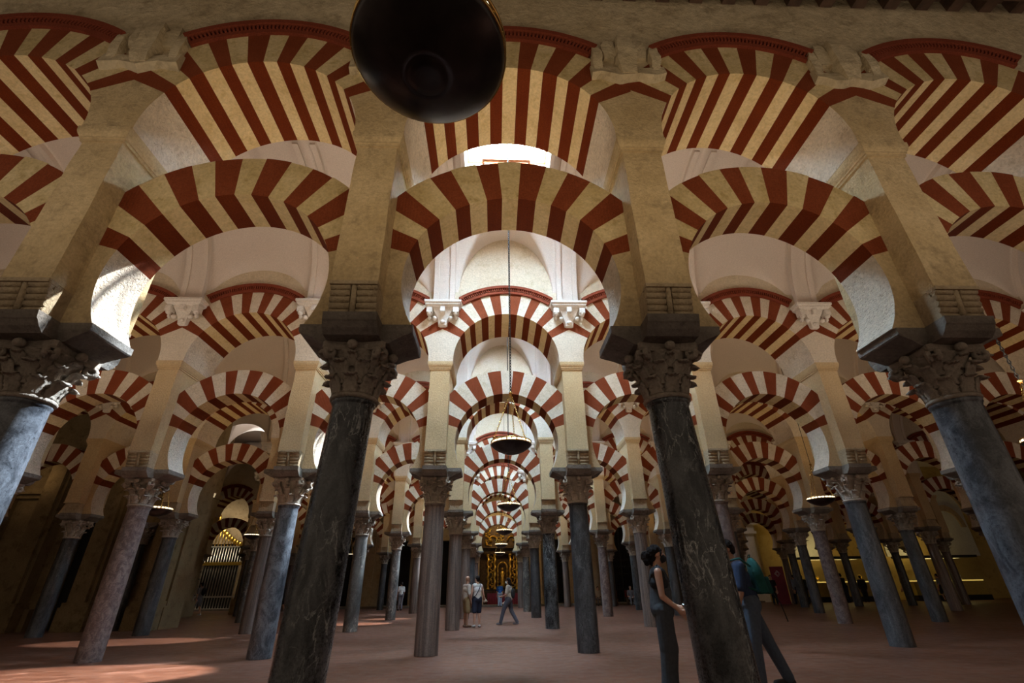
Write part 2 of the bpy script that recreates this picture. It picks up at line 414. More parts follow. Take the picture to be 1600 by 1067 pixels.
def column(r, c):
    st = STY.get((r, c)) or random.choice(['slate', 'pink', 'dark', 'brown', 'vein'])
    mat, words = MARB[st]
    t = empty('marble_column', (colx(r, c), rowy(r), 0))
    w = words + ('' if 'granite' in words else ' marble')
    tag(t, f'{w} column, {ORD[r]} arcade, {colpos(c)}', 'column', f'columns of the {ORD[r]} arcade')
    rr = .205 + random.uniform(-.006, .01)
    r0, dx = rr + .02, 0
    if (r, c) == (1, 0): r0, rr, dx = .216, .198, -.14
    if (r, c) == (1, 1): r0, rr, dx = .238, .20, .13
    key = (st, round(rr, 3), dx) if r < 4 else st
    if key not in SH: SH[key] = shaft_mesh(mat, r0, rr, dx)
    obj('shaft', SH[key], t)
    obj('capital', CAPS[(r + c) % 2 if r > 1 else 0], t, (0, 0, ZT))
    obj('impost', IMP, t, (0, 0, ZI0))
    obj('corbel', CORB[0 if r <= 2 else 1], t, (0, 0, ZI1))
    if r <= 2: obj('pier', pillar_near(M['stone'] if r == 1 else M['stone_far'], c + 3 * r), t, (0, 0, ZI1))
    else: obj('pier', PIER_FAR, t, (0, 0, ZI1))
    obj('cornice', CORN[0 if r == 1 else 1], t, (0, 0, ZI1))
for r, (a, bb) in ROWS.items():
    for c in range(a, bb + 1): column(r, c)

# ---------------------------------------------------------------- arches
def lower_arch_mesh(hb, seed, near):
    rnd = random.Random(seed); mb = MB()
    R = hb - .40; zc = 5.341 - R; Ro = 5.953 - zc; xo = hb - .215; y = TL / 2
    nv = 15; a0, a1 = radians(17), radians(163)
    ang = [a0 + (a1 - a0) * (i / nv) for i in range(nv + 1)]
    for i in range(1, nv): ang[i] += rnd.uniform(-1, 1) * radians(.9)
    def outer(t): return min(Ro, xo / max(1e-6, abs(cos(t))))
    for i in range(nv):
        k = 6; red = i % 2 == 0
        ts = [ang[i] + (ang[i + 1] - ang[i]) * j / k for j in range(k + 1)]
        ro = rnd.uniform(-.012, .012) if near else 0
        poly = [(R * cos(t), zc + R * sin(t)) for t in ts] + [((outer(t) + (ro if outer(t) > Ro - 1e-6 else 0)) * cos(t), zc + (outer(t) + (ro if outer(t) > Ro - 1e-6 else 0)) * sin(t)) for t in ts[::-1]]
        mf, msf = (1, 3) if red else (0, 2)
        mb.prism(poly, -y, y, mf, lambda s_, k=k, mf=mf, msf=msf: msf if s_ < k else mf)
    ta = asin((ZI1 - zc) / R)
    for sg in (1, -1):
        ts = [ta + (a0 - ta) * j / 14 for j in range(15)]
        poly = [(sg * R * cos(t), zc + R * sin(t)) for t in ts] + [(sg * outer(a0) * cos(a0), zc + outer(a0) * sin(a0)), (sg * xo, ZI1)]
        mb.prism(poly, -y, y, 4, 5)
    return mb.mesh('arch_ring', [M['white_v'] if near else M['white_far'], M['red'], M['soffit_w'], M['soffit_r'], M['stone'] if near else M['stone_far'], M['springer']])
def upper_arch_mesh(hb, seed, near):
    rnd = random.Random(seed); mb = MB()
    R = hb - .30; zc = 7.397 - R; Ro = 8.004 - zc; xo = hb; y = TU / 2
    nv = 15; a0, a1 = radians(28), radians(152)
    ang = [a0 + (a1 - a0) * (i / nv) for i in range(nv + 1)]
    for i in range(1, nv): ang[i] += rnd.uniform(-1, 1) * radians(.6)
    def outer(t): return min(Ro, xo / max(1e-6, abs(cos(t))))
    for i in range(nv):
        k = 6; red = i % 2 == 0
        ts = [ang[i] + (ang[i + 1] - ang[i]) * j / k for j in range(k + 1)]
        poly = [(R * cos(t), zc + R * sin(t)) for t in ts] + [(outer(t) * cos(t), zc + outer(t) * sin(t)) for t in ts[::-1]]
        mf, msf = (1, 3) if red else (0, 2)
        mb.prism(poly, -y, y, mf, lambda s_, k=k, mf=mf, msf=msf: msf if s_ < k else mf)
    ta = asin(max(-1, (ZK1 - zc) / R)); ta = max(ta, -.2)
    for sg in (1, -1):
        ts = [ta + (a0 - ta) * j / 12 for j in range(13)]
        poly = [(sg * R * cos(t), zc + R * sin(t)) for t in ts] + [(sg * outer(a0) * cos(a0), zc + outer(a0) * sin(a0)), (sg * xo, ZK1)]
        mb.prism(poly, -y, y, 4, 5)
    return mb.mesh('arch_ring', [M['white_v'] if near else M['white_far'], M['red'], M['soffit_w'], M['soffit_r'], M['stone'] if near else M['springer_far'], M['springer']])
def dentil_mesh(hb):
    mb = MB(); R = 8.004 - (7.397 - (hb - .30)); zc = 7.397 - (hb - .30)
    def band(r0, r1, t0, t1, y0, y1, n):
        ts = [t0 + (t1 - t0) * j / n for j in range(n + 1)]
        mb.prism([(r0 * cos(t), zc + r0 * sin(t)) for t in ts] + [(r1 * cos(t), zc + r1 * sin(t)) for t in ts[::-1]], y0, y1, 0)
    A, B_ = radians(55), radians(125)
    for sg in (1,):
        band(R - .005, R + .07, A, B_, -TU / 2 - .045, -TU / 2 + .1, 24)
        band(R + .07, R + .15, A, B_, -TU / 2 + .05, -TU / 2 + .1, 24)
        band(R + .15, R + .225, A, B_, -TU / 2 - .085, -TU / 2 + .1, 24)
        n = 46
        for i in range(n):
            t = A + (B_ - A) * (i + .5) / n; dt = (B_ - A) / n * .27
            band(R + .07, R + .15, t - dt, t + dt, -TU / 2 - .06, -TU / 2 + .06, 1)
    return mb.mesh('brick_cornice', [M['red_band']])
LA, UA, DN = {}, {}, {}
for r, (a, bb) in ROWS.items():
    for b_ in range(a, bb):
        x0, x1 = colx(r, b_), colx(r, b_ + 1); hb = round((x1 - x0) / 2, 4); xm = (x0 + x1) / 2
        near = r == 1; key = (hb, near, (b_ * 7 + r * 3) % 4 if r > 1 else b_)
        if key not in LA:
            LA[key] = lower_arch_mesh(hb, int(key[2] * 13 + 100), near)
            UA[key] = upper_arch_mesh(hb, int(key[2] * 17 + 200), near)
        if hb not in DN: DN[hb] = dentil_mesh(hb)
        o = obj('horseshoe_arch', LA[key], None, (xm, rowy(r), 0))
        tag(o, f'lower red and white horseshoe arch, {ORD[r]} arcade, {baypos(b_)}', 'arch', f'lower arches of the {ORD[r]} arcade')
        o = obj('upper_arch', UA[key], None, (xm, rowy(r), 0))
        tag(o, f'upper round red and white arch, {ORD[r]} arcade, {baypos(b_)}', 'arch', f'upper arches of the {ORD[r]} arcade')
        obj('brick_cornice', DN[hb], o)

# wall above each arcade
for r, (a, bb) in ROWS.items():
    mb = MB(); top = 9.45 if r == 1 else 10.9
    for b_ in range(a, bb):
        x0, x1 = colx(r, b_), colx(r, b_ + 1); hb = (x1 - x0) / 2; xm = (x0 + x1) / 2
        R = 8.004 - (7.397 - (hb - .30)); zc = 7.397 - (hb - .30); t0 = acos(hb / R); n = 24
        arc = [(xm - R * cos(t0 + (pi - 2 * t0) * j / n), zc + R * sin(t0 + (pi - 2 * t0) * j / n)) for j in range(n + 1)]
        mb.prism(arc + [(x1, top), (x0, top)], -.60, .60, 0)
    struct(f'wall_arcade_{r}', mb, [M['upper_wall'] if r == 1 else M['lunette']], (0, rowy(r), 0))

# broken plaster sockets on the front arcade
def socket_mesh(seed):
    mb = MB(); y0 = -TU / 2
    rnd = random.Random(seed)
    for x, w, zb, zt, p in ((-.40, .08, 7.28, 7.86, .09), (0, .16, 7.20, 8.1, .13), (.40, .08, 7.30, 7.9, .09), (-.22, .12, 7.60, 8.05, .05), (.22, .12, 7.62, 8.05, .05)):
        n = 6; rings = []
        for k in range(n + 1):
            z = zb + (zt - zb) * k / n; f = .55 + .45 * sin(pi * (.15 + .8 * k / n))
            jx = rnd.uniform(-.012, .012)
            rings.append([(x - w * f + jx, y0 + .05, z), (x + w * f + jx, y0 + .05, z), (x + w * f * .8 + jx, y0 - p * f, z), (x - w * f * .8 + jx, y0 - p * f, z)])
        mb.rings(rings, 0, False)
    rings = []
    for k in range(9):
        x = -.5 + k / 8; h = .07 + .05 * sin(k * 1.7 + seed)
        rings.append([(x, y0 + .05, 7.17 - h + .1 * abs(x)), (x, y0 - .09, 7.20 - h * .5 + .1 * abs(x)), (x, y0 - .06, 7.36 + .1 * abs(x)), (x, y0 + .05, 7.40 + .1 * abs(x))])
    mb.rings(rings, 0, False)
    me = mb.mesh('plaster_socket', [M['upper_wall']]); jag(me, .02, 5, seed); return me
for c in range(-1, 3):
    o = obj('plaster_socket', socket_mesh(c + 2), None, (colx(1, c), Y1, 0))
    tag(o, f'broken stone corbel socket above the front arcade column {colpos(c)}', 'corbel', 'broken corbel sockets')

# ---------------------------------------------------------------- vaults
WY = (D - TU) / 2
def zb(y): return 7.66 + 2.9 * sqrt(max(0, 1 - (y / WY) ** 2))
def vault_mesh(sky):
    mb = MB(); nx, ny = 56, 56; H = 1.25
    xs = [-1.6, -1.47, -1.462, -1.338, -1.33] + [-H * cos(pi * i / nx) for i in range(nx + 1)] + [1.33, 1.338, 1.462, 1.47, 1.6]
    ys = [-WY * cos(pi * j / ny) for j in range(ny + 1)]
    def z(x, y):
        b0 = zb(y); ax = abs(x)
        if ax < H - 1e-6:
            q = sqrt(1 - (x / H) ** 2); sd = WY - abs(y)
            return max(b0, 7.86 + 1.98 * q if sky else 7.68 + (1.0 + 1.0 * min(sd, 2)) * q)
        d = 0 if ax < 1.335 else (.07 if ax < 1.465 else .11)
        return b0 - d if ax > 1.3 else b0
    idx = {}
    for i, x in enumerate(xs):
        for j, y in enumerate(ys): idx[i, j] = mb.vert((x, y * (1 + .05 / WY), z(x, y)))
    for i in range(len(xs) - 1):
        for j in range(ny):
            cx, cy = (xs[i] + xs[i + 1]) / 2, (ys[j] + ys[j + 1]) / 2
            if sky and abs(cx) < 1.02 and abs(cy) < .95: continue
            mb.face((idx[i, j], idx[i + 1, j], idx[i + 1, j + 1], idx[i, j + 1]), 0, True)
    if sky:
        # lantern shaft over the opening
        for x0, x1, y0, y1 in ((-1.12, -1.02, -1.05, 1.05), (1.02, 1.12, -1.05, 1.05), (-1.12, 1.12, -1.05, -.95), (-1.12, 1.12, .95, 1.05)):
            mb.bx(x0, x1, y0, y1, 10.2, 11.3, 0)
    me = bpy.data.meshes.new('vault'); me.from_pydata(mb.v, [], mb.f); me.materials.append(M['plaster'])
    me.polygons.foreach_set('use_smooth', mb.sm); me.update(); return me
VAULT, VAULT_SKY = vault_mesh(False), vault_mesh(True)
NAVES = {1: (-5, 6), 2: (-5, 6), 3: (-4, 7), 4: (-4, 8), 5: (-5, 9)}
# pane of the lantern: lit sky through glazing, timber frame
pm, nt, b = new_mat('lantern_glazing'); out = [n for n in nt.nodes if n.type == 'OUTPUT_MATERIAL'][0]; nt.nodes.remove(b)
tr = nt.nodes.new('ShaderNodeBsdfTransparent'); em = nt.nodes.new('ShaderNodeEmission'); em.inputs[0].default_value = (.50, .76, 1, 1); em.inputs[1].default_value = 66
ad = nt.nodes.new('ShaderNodeAddShader'); nt.links.new(tr.outputs[0], ad.inputs[0]); nt.links.new(em.outputs[0], ad.inputs[1]); nt.links.new(ad.outputs[0], out.inputs[0])
M['sky'] = pm
def window_frame():
    mb = MB()
    for x in (-1.0, 0, 1.0): mb.bx(x - .03, x + .03, -.95, .95, 10.98, 11.04)
    for y in (-.93, 0, .93): mb.bx(-1.02, 1.02, y - .03, y + .03, 10.97, 11.05)
    mb.bx(-.62, .56, .28, .36, 10.36, 10.46); mb.bx(-.07, .0, .29, .35, 10.42, 11.0); mb.bx(-.62, -.56, .28, .9, 10.4, 10.46); mb.bx(.5, .56, .28, .9, 10.4, 10.46)
    return mb.mesh('window_frame', [M['orange_wood']])
def window_pane():
    mb = MB(); mb.bx(-1.02, 1.02, -.95, .95, 11.06, 11.08); return mb.mesh('pane', [M['sky']])
WF, WP = window_frame(), window_pane()
nw = 0
for k, (a, bb) in NAVES.items():
    ym = rowy(k) + D / 2
    for b_ in range(a, bb):
        o = obj('ceiling', VAULT_SKY if b_ == 0 else VAULT, None, (b_ * SP, ym, 0)); o['kind'] = 'structure'
    nw += 1
    o = obj(f'window_{nw}', WF, None, (0, ym, 0)); o['kind'] = 'structure'
    obj('pane', WP, o)
# last nave towards the end wall
mb = MB(); mb.bx(-22, 34, rowy(6) + .6, 46, 10.2, 10.4); struct('ceiling_end', mb, [M['plaster']])

# consoles and pilasters carrying the vaults
def console_mesh():
    mb = MB(); y = 0
    mb.rings([[(-w, 0, z), (w, 0, z), (w, -d, z), (-w, -d, z)] for w, d, z in ((.36, .24, .47), (.40, .27, .50), (.43, .30, .52), (.43, .30, .57), (.46, .33, .58), (.46, .33, .64))], 0, False)
    mb.rings([[(-w, 0.02, z), (w, 0.02, z), (w * .8, -d, z), (-w * .8, -d, z)] for w, d, z in ((.07, .04, 0), (.12, .09, .02), (.13, .11, .12), (.16, .13, .2), (.24, .17, .34), (.33, .22, .48))], 0, False)
    for sx in (-1, 1):
        mb.box((sx * .33, -.17, .38), (.07, .10, .07)); mb.ell((sx * .33, -.19, .29), (.06, .08, .06), 12, 8)
        mb.ell((sx * .20, -.14, .19), (.06, .07, .06), 10, 6)
        mb.ell((sx * .33, -.12, .22), (.045, .06, .06), 8, 6)
    mb.box((0, -.2, .41), (.06, .07, .07)); mb.ell((0, -.12, .1), (.07, .05, .05), 10, 6)
    return mb.mesh('console_capital', [M['console']])
def pilaster_mesh():
    """flat vertical pilaster that bends over into the transverse rib of the vault"""
    mb = MB()
    def band(x0, x1, t0, t1, a1):
        rings = []
        for z in (.63,):
            rings.append([(x0, -t0, z), (x1, -t0, z), (x1, -t1, z), (x0, -t1, z)])
        n = 22
        for i in range(n + 1):
            th = a1 * i / n; c_, s_ = cos(th), sin(th)
            def q(x, t): return (x, -(WY - (WY - t) * c_), .67 + (2.9 - t) * s_)
            rings.append([q(x0, t0), q(x1, t0), q(x1, t1), q(x0, t1)])
        mb.rings(rings, 0, False)
    band(-.27, .27, -.02, .09, pi / 2)
    band(-.27, -.14, .08, .125, pi / 2); band(.14, .27, .08, .125, pi / 2)
    return mb.mesh('pilaster', [M['plaster']])
CM, PM = console_mesh(), pilaster_mesh()
for r in range(2, 7):
    a, bb = ROWS[r]
    for c in range(max(a, -4), min(bb, 7) + 1):
        o = obj('console_bracket', CM, None, (colx(r, c), rowy(r) - TU / 2 + .01, 6.99))
        tag(o, f'white plaster console bracket, {ORD[r]} arcade, {colpos(c)}', 'bracket', f'plaster consoles on the {ORD[r]} arcade')
        obj('pilaster', PM, o)

# ---------------------------------------------------------------- floor, camera nave ceiling, outer walls
mb = MB(); mb.bx(-32, 48, -6, 47, -.2, 0); struct('floor', mb, [M['floor']])
mb = MB(); mb.bx(-16, 34, -6, Y1 - .55, 9.45, 9.6, 0)
for i in range(94): mb.bx(-16 + i * .52, -16 + i * .52 + .2, -6, Y1 - .56, 9.18, 9.46, 0)
for i in range(5): mb.bx(-16, 34, Y1 - 1.0 - i * 1.1, Y1 - .8 - i * 1.1, 9.12, 9.2, 0)
struct('ceiling_timber', mb, [M['wood']])


# ---------------------------------------------------------------- hanging lamps
def chain_link(mb, p, d, flip, L=.05, r=.006):
    p = Vector(p); d = Vector(d).normalized(); a = d.orthogonal().normalized(); 
    if flip: a = d.cross(a)
    bb = d.cross(a); n = 8; m_ = 4; rings = []
    for i in range(n):
        t = 2 * pi * i / n; cen = p + d * (L * .62 * cos(t)) + a * (L * .26 * sin(t))
        rad = (d * cos(t) * .9 + a * sin(t)).normalized()
        rings.append([cen + rad * r * cos(2 * pi * k / m_) + bb * r * sin(2 * pi * k / m_) for k in range(m_)])
    rings.append(rings[0]); mb.rings(rings, 0, True, False)
def chain_mesh(p0, p1, L=.055, r=.0065, mat='iron'):
    mb = MB(); p0, p1 = Vector(p0), Vector(p1); n = max(2, int((p1 - p0).length / (L * .95)))
    for i in range(n): chain_link(mb, p0.lerp(p1, (i + .5) / n), p1 - p0, i % 2, L * 1.05, r)
    return mb.mesh('chain', [M[mat]])
def bowl_mesh():
    mb = MB(); R = .335
    prof = [(.004, -.135), (.05, -.134), (.085, -.128), (.094, -.118), (.10, -.122), (.115, -.118), (.17, -.098), (.235, -.066), (.29, -.03), (.322, .0), (.335, .012), (.335, .022), (.30, .012), (.22, -.03), (.1, -.075), (.004, -.085)]
    mb.lathe(prof, n=48); return mb.mesh('bowl', [M['bronze']])
def rim_mesh(R=.335):
    mb = MB()
    mb.rings([[((R + e) * cos(2 * pi * i / 48), (R + e) * sin(2 * pi * i / 48), z) for i in range(48)] for e, z in ((.0, .018), (.008, .02), (.008, .032), (-.012, .034), (-.012, .018))], 0, True, False)
    mb.rings([[((R + e) * cos(2 * pi * i / 48), (R + e) * sin(2 * pi * i / 48), z) for i in range(48)] for e, z in ((-.004, .068), (.008, .07), (.008, .082), (-.008, .082), (-.004, .068))], 0, True, False)
    for i in range(24):
        a = 2 * pi * i / 24; mb.tube([(R * cos(a), R * sin(a), .03), (R * cos(a), R * sin(a), .075)], .005, 5)
    return mb.mesh('rim', [M['brass']])
def cups_mesh(R=.335):
    mb = MB()
    for i in range(24):
        a = 2 * pi * (i + .5) / 24
        mb.lathe([(.022, .0), (.032, .02), (.034, .036)], ((R - .035) * cos(a), (R - .035) * sin(a), .034), 8)
    return mb.mesh('glass_cups', [M['cup']])
BOWL, RIM, CUPS = bowl_mesh(), rim_mesh(), cups_mesh()
HANG = []
for i in range(3):
    a = radians(75) + i * 2 * pi / 3
    HANG.append(chain_mesh((.33 * cos(a), .33 * sin(a), .03), (0, 0, .95), .045, .005, 'brass'))
def lamp(x, y, z, label, top=10.2, full=True, s=1.0, rz=0):
    t = empty('hanging_lamp', (x, y, z), rz); t.scale = (s, s, s)
    tag(t, label, 'lamp', 'hanging bronze dish lamps')
    obj('bowl', BOWL, t); obj('rim', RIM, t); obj('glass_cups', CUPS, t)
    for h in HANG: obj('chain', h, t)
    mb = MB(); mb.lathe([(.006, .93), (.03, .945), (.034, .96), (.01, .98)], n=12); build('hook_ring', mb, [M['brass']], t)
    if full: obj('long_chain', chain_mesh((0, 0, .96), (0, 0, (top - z) / s), .06, .009), t)
    else:
        mb = MB(); mb.tube([(0, 0, .96), (0, 0, (top - z) / s)], .008, 5); build('long_chain', mb, [M['iron']], t)
YM = lambda k: Y1 + D / 2 + D * (k - 1)
lamp(-.55, 1.17, 3.025, 'large dark bronze dish lamp seen close from below at top centre', 9.3, True, .91)
lamp(.0, YM(1), 3.24, 'nearest of the dish lamps hanging on the central axis beyond the front arcade', 11.0)
lamp(.14, YM(2), 3.24, 'second dish lamp down the central axis, below the nearest one', 11.0)
lamp(.14, YM(3), 3.22, 'third dish lamp down the central axis, in front of the golden altarpiece', 11.0, False)
lamp(.10, YM(4), 3.2, 'fourth dish lamp down the central axis, against the upper golden altarpiece', 11.0, False)
lamp(.10, YM(5), 3.2, 'farthest dish lamp on the central axis, against the altarpiece cornice', 11.0, False)
lamp(-9.76, YM(2), 3.2, 'dish lamp at the left beside the pinkish granite column', 10.3, False, 1.12)
lamp(9.43, YM(2), 3.34, 'dish lamp at the right, left of the slate grey column', 10.3, False, 1.12)
lamp(-10.0, YM(3), 3.14, 'small dish lamp at the left, partly behind the blue grey column', 10.3, False, .9)
lamp(9.5, YM(1), 3.3, 'dish lamp at the right picture edge behind the blue grey near column', 10.3, True, 1.2)
lamp(-9.6, YM(5), 3.2, 'small far dish lamp left of centre between two dark columns', 10.3, False)

# ---------------------------------------------------------------- end wall with screened chapels
EY = 41.5
mb = MB()
OPEN = [(-23.4, -20.2, 4.6), (-12.9, -10.7, 5.0), (-9.2, -6.9, 4.7), (-5.7, -3.2, 4.7), (-1.45, 2.25, 6.2), (3.9, 5.7, 4.7), (8.4, 11.6, 5.6), (13.6, 15.4, 4.6)]
x = -27.0
for x0, x1, zt in OPEN:
    mb.bx(x, x0, EY, EY + 1.0, 0, 10.3); mb.bx(x0, x1, EY, EY + 1.0, zt, 10.3); x = x1
mb.bx(x, 21.5, EY, EY + 1.0, 0, 10.3)
for x in (-24.4, -18.6, -16.5, -14, -10.0, -6.3, -2.4, 3.2, 6.6, 7.6, 12.5, 16.6):
    mb.bx(x - .28, x + .28, EY - .22, EY, 0, 6.2); mb.bx(x - .36, x + .36, EY - .3, EY, 0, .7); mb.bx(x - .36, x + .36, EY - .3, EY, 5.9, 6.2)
mb.bx(-27, 21.5, EY - .12, EY, 6.2, 6.45); mb.bx(-27, 21.5, EY - .25, EY, 6.45, 6.6)
struct('wall_back', mb, [M['carved']])
mb = MB(); mb.bx(-27, 21.5, 44.6, 44.8, 0, 8); struct('wall_chapels_shade', mb, [M['black']])  # black back wall, the deep shade of the chapels put into its colour
mb = MB(); mb.bx(21.5, 47, EY, EY + 1, 0, 14); struct('wall_museum', mb, [M['yellow_lit_wall']])
mb = MB(); mb.bx(-28, 20, 39.6, EY + 3, -.02, .12); struct('trim_step', mb, [M['impost']])

def iron_screen(x0, x1, zt, label, mat='iron', y=EY + .35, gold=False):
    t = empty('iron_screen', ((x0 + x1) / 2, y, .12)); w = (x1 - x0) / 2; tag(t, label, 'screen')
    mb = MB(); H = zt - .14
    for x in (-w + .04, 0, w - .04): mb.bx(x - .04, x + .04, -.04, .04, 0, H)
    for z in (.05, .9, 2.0, 3.0, H - .05): mb.bx(-w, w, -.035, .035, z - .04, z + .04)
    build('frame', mb, [M[mat]], t)
    mb = MB(); n = int(w * 2 / .13)
    for i in range(n + 1): mb.tube([(-w + 2 * w * i / n, 0, .05), (-w + 2 * w * i / n, 0, H)], .014, 5)
    for i in range(n): 
        x = -w + 2 * w * (i + .5) / n
        mb.ell((x, 0, 2.5), (.04, .02, .09), 6, 4)
    build('bars', mb, [M[mat]], t)
for (x0, x1, zt), lab in zip(OPEN, ('tall iron chapel screen at the far left', 'dark iron chapel screen left, wider of the two beside the far lamp', 'dark iron chapel screen second left of the altarpiece', 'dark iron chapel screen next left of the golden altarpiece', None, 'dark iron chapel screen next right of the golden altarpiece', 'tall arched iron screen behind the seated visitors', 'dark iron screen left of the marble portal')):
    if lab: iron_screen(x0, x1, zt, lab)

# golden altarpiece
t = empty('altarpiece', (.40, EY + .75, .12)); tag(t, 'gilded carved altarpiece at the end of the central aisle', 'altarpiece')
mb = MB(); mb.bx(-1.8, 1.8, .2, .5, 0, 6.1); build('backboard', mb, [M['gold_dark']], t)
mb = MB()
mb.bx(-1.5, 1.5, -.2, .2, .0, .85); mb.bx(-1.6, 1.6, -.28, .2, .85, .95)
build('predella', mb, [M['gold_dark']], t)
for x in (-1.15, -.62, .62, 1.15):
    mb = MB(); pts = [(x + .035 * cos(z * 12), -.12 + .035 * sin(z * 12), z) for z in [1.1 + i * .06 for i in range(40)]]
    mb.tube(pts, .085, 8); mb.lathe([(.13, 1.0), (.13, 1.1), (.09, 1.14)], (x, -.12, 0), 10); mb.lathe([(.09, 3.4), (.15, 3.5), (.15, 3.56)], (x, -.12, 0), 10)
    build('twisted_column', mb, [M['gold']], t)
mb = MB()
mb.bx(-1.5, 1.5, -.28, .2, 3.56, 3.66); mb.bx(-1.62, 1.62, -.34, .2, 3.66, 3.74); mb.bx(-1.62, 1.62, -.4, .2, 4.0, 4.08)
build('entablature', mb, [M['gold_dark']], t)
rnd = random.Random(5)
def blob_row(name, pts):
    mb = MB(); c = [Vector(q[0]) for q in pts]
    mb.tube(c, [min(q[1]) * .55 for q in pts], 6)
    for q, r_ in pts: mb.ell(q, r_, 6, 5)
    build(name, mb, [M['gold']], t)
blob_row('niche_arch', [((.36 * cos(pi * i / 11), -.06, 2.6 + .36 * sin(pi * i / 11)), (.06, .05, .06)) for i in range(12)])
for sx in (-1, 1):
    blob_row('niche_jamb', [((sx * .37, -.05, z), (.05, .05, .1)) for z in (1.25, 1.5, 1.75, 2.0, 2.3, 2.6)])
    blob_row('carved_relief', [((sx * .88 + rnd.uniform(-.12, .12), .1, 1.15 + i * .09), (rnd.uniform(.04, .09), .08, rnd.uniform(.04, .09))) for i in range(26)])
    blob_row('scroll', [((sx * (.85 - .42 * (1 - i / 24) * cos(i * .23)), .0, 4.65 + .38 * (1 - i / 24) * sin(i * .23)), (.07, .08, .07)) for i in range(20)])
    blob_row('carved_relief', [((sx * rnd.uniform(.9, 1.4), .1, 4.2 + i * .085), (.09, .06, .08)) for i in range(16)])
blob_row('carved_relief', [((rnd.uniform(-.5, .5), .1, 4.2 + i * .05), (rnd.uniform(.04, .1), .07, rnd.uniform(.04, .1))) for i in range(30)])
mb = MB(); mb.lathe([(.17, 1.12), (.20, 1.4), (.15, 1.9), (.17, 2.2), (.08, 2.34)], (0, 0, 0), 12); mb.ell((0, 0, 2.46), (.08, .09, .1), 10, 8)
mb.cap((.15, 0, 2.15), (.08, -.16, 1.9), .045, .035); mb.cap((-.15, 0, 2.15), (-.05, -.16, 1.9), .045, .035)
build('robed_statue', mb, [M['gold']], t)
mb = MB(); mb.bx(-1.2, 1.2, -.75, -.35, 0, .75); build('altar_table', mb, [M['crimson']], t)
t2 = empty('altar_railing', (.40, EY - .6, .12)); tag(t2, 'low dark iron railing with stone end posts before the golden altarpiece', 'railing')
mb = MB()
for i in range(23): mb.tube([(-1.4 + i * .127, 0, 0), (-1.4 + i * .127, 0, .95)], .012, 5)
mb.bx(-1.45, 1.45, -.03, .03, .93, .98); build('bars', mb, [M['iron']], t2)
for x in (-1.75, 1.75):
    mb = MB(); mb.bx(x - .26, x + .26, -.12, .12, 0, .95); mb.bx(x - .3, x + .3, -.16, .16, .95, 1.05); build('end_post', mb, [M['lunette']], t2)

# gilded grille in the left distance
t = empty('gilded_grille', (-22.0, 40.2, 0)); tag(t, 'tall gilded grille with pointed golden crest at far left', 'grille')
mb = MB()
for i in range(26): mb.tube([(-2.6 + i * .2, 0, .1), (-2.6 + i * .2, 0, 4.3)], .03, 5)
for z in (.1, .9, 4.3): mb.bx(-2.7, 2.7, -.05, .05, z - .05, z + .05)
build('bars', mb, [M['silver']], t)
mb = MB(); mb.bx(-2.8, 2.8, -.12, .12, 3.0, 3.22)
for i in range(21):
    u = -1 + i / 10; z = 4.4 + 1.7 * (1 - abs(u)) ** 1.5
    mb.ell((u * 2.4, 0, z), (.16, .08, .2), 8, 6); mb.tube([(u * 2.4, 0, 4.3), (u * 2.4, 0, z)], .03, 5)
mb.ell((0, 0, 6.4), (.25, .12, .3), 10, 8); build('crest', mb, [M['gold']], t)

# ---------------------------------------------------------------- left chapel wall (piers, plinth, engaged shafts)
LY = 20.2
mb = MB()
mb.bx(-26, -16.9, LY, LY + 1.1, 0, 10.8); mb.bx(-15.6, -12.25, LY, LY + 1.1, 0, 10.8); mb.bx(-16.9, -15.6, LY, LY + 1.1, 4.6, 10.8)
for x in (-25.2, -22.6, -19.6, -17.6, -15.1, -12.75):
    mb.bx(x - .42, x + .42, LY - .45, LY, 0, 6.3); mb.bx(x - .30, x + .30, LY - .58, LY - .45, .9, 6.1)
    mb.bx(x - .5, x + .5, LY - .66, LY, 6.25, 6.4); mb.bx(x - .58, x + .58, LY - .76, LY, 6.4, 6.55)
    mb.bx(x - .52, x + .52, LY - .62, LY, 0, .75); mb.bx(x - .48, x + .48, LY - .56, LY, .75, .9)
mb.bx(-26, -16.9, LY - .2, LY, 0, .7); mb.bx(-15.6, -12.2, LY - .2, LY, 0, .7)
mb.bx(-26, -12.2, LY - .14, LY, 4.55, 4.7); mb.bx(-26, -12.2, LY - .28, LY, 4.7, 4.9); mb.bx(-26, -12.2, LY - .12, LY, 8.2, 8.45)
struct('wall_left_chapel', mb, [M['wall_dark']])
mb = MB()
for x, y in ((-17.9, 30.2), (-15.2, 33.6)):
    mb.bx(x - .75, x + .75, y - .5, y + .5, 0, 10.6); mb.bx(x - .9, x + .9, y - .62, y + .62, 0, .8); mb.bx(x - .4, x + .4, y - .66, y - .5, .8, 6.2); mb.bx(x - .88, x + .88, y - .68, y + .62, 6.2, 6.45)
struct('wall_piers', mb, [M['wall_dark']])
mb = MB(); mb.bx(-16.9, -15.6, LY + .9, LY + 1.0, 0, 4.6); struct('doorway_shade', mb, [M['black']])  # black sheet painting the shade of the open doorway, no door leaf
i = 0
for x, st in ((-23.9, 'brown'), (-21.1, 'dark'), (-13.7, 'dark')):
    t = empty('marble_column', (x, LY - .32, 0)); tag(t, ('reddish brown', 'dark grey', 'near black')[i] + ' marble column standing against the left chapel wall, ' + ('outermost', 'middle', 'nearest the doorway')[i], 'column', 'columns against the left chapel wall'); i += 1
    key = ('w', st); SH[key] = SH.get(key) or shaft_mesh(MARB[st][0], .20, .175)
    o = obj('shaft', SH[key], t); o = obj('capital', CAPS[0], t, (0, 0, ZT)); o = obj('impost', IMP, t, (0, 0, ZI0))
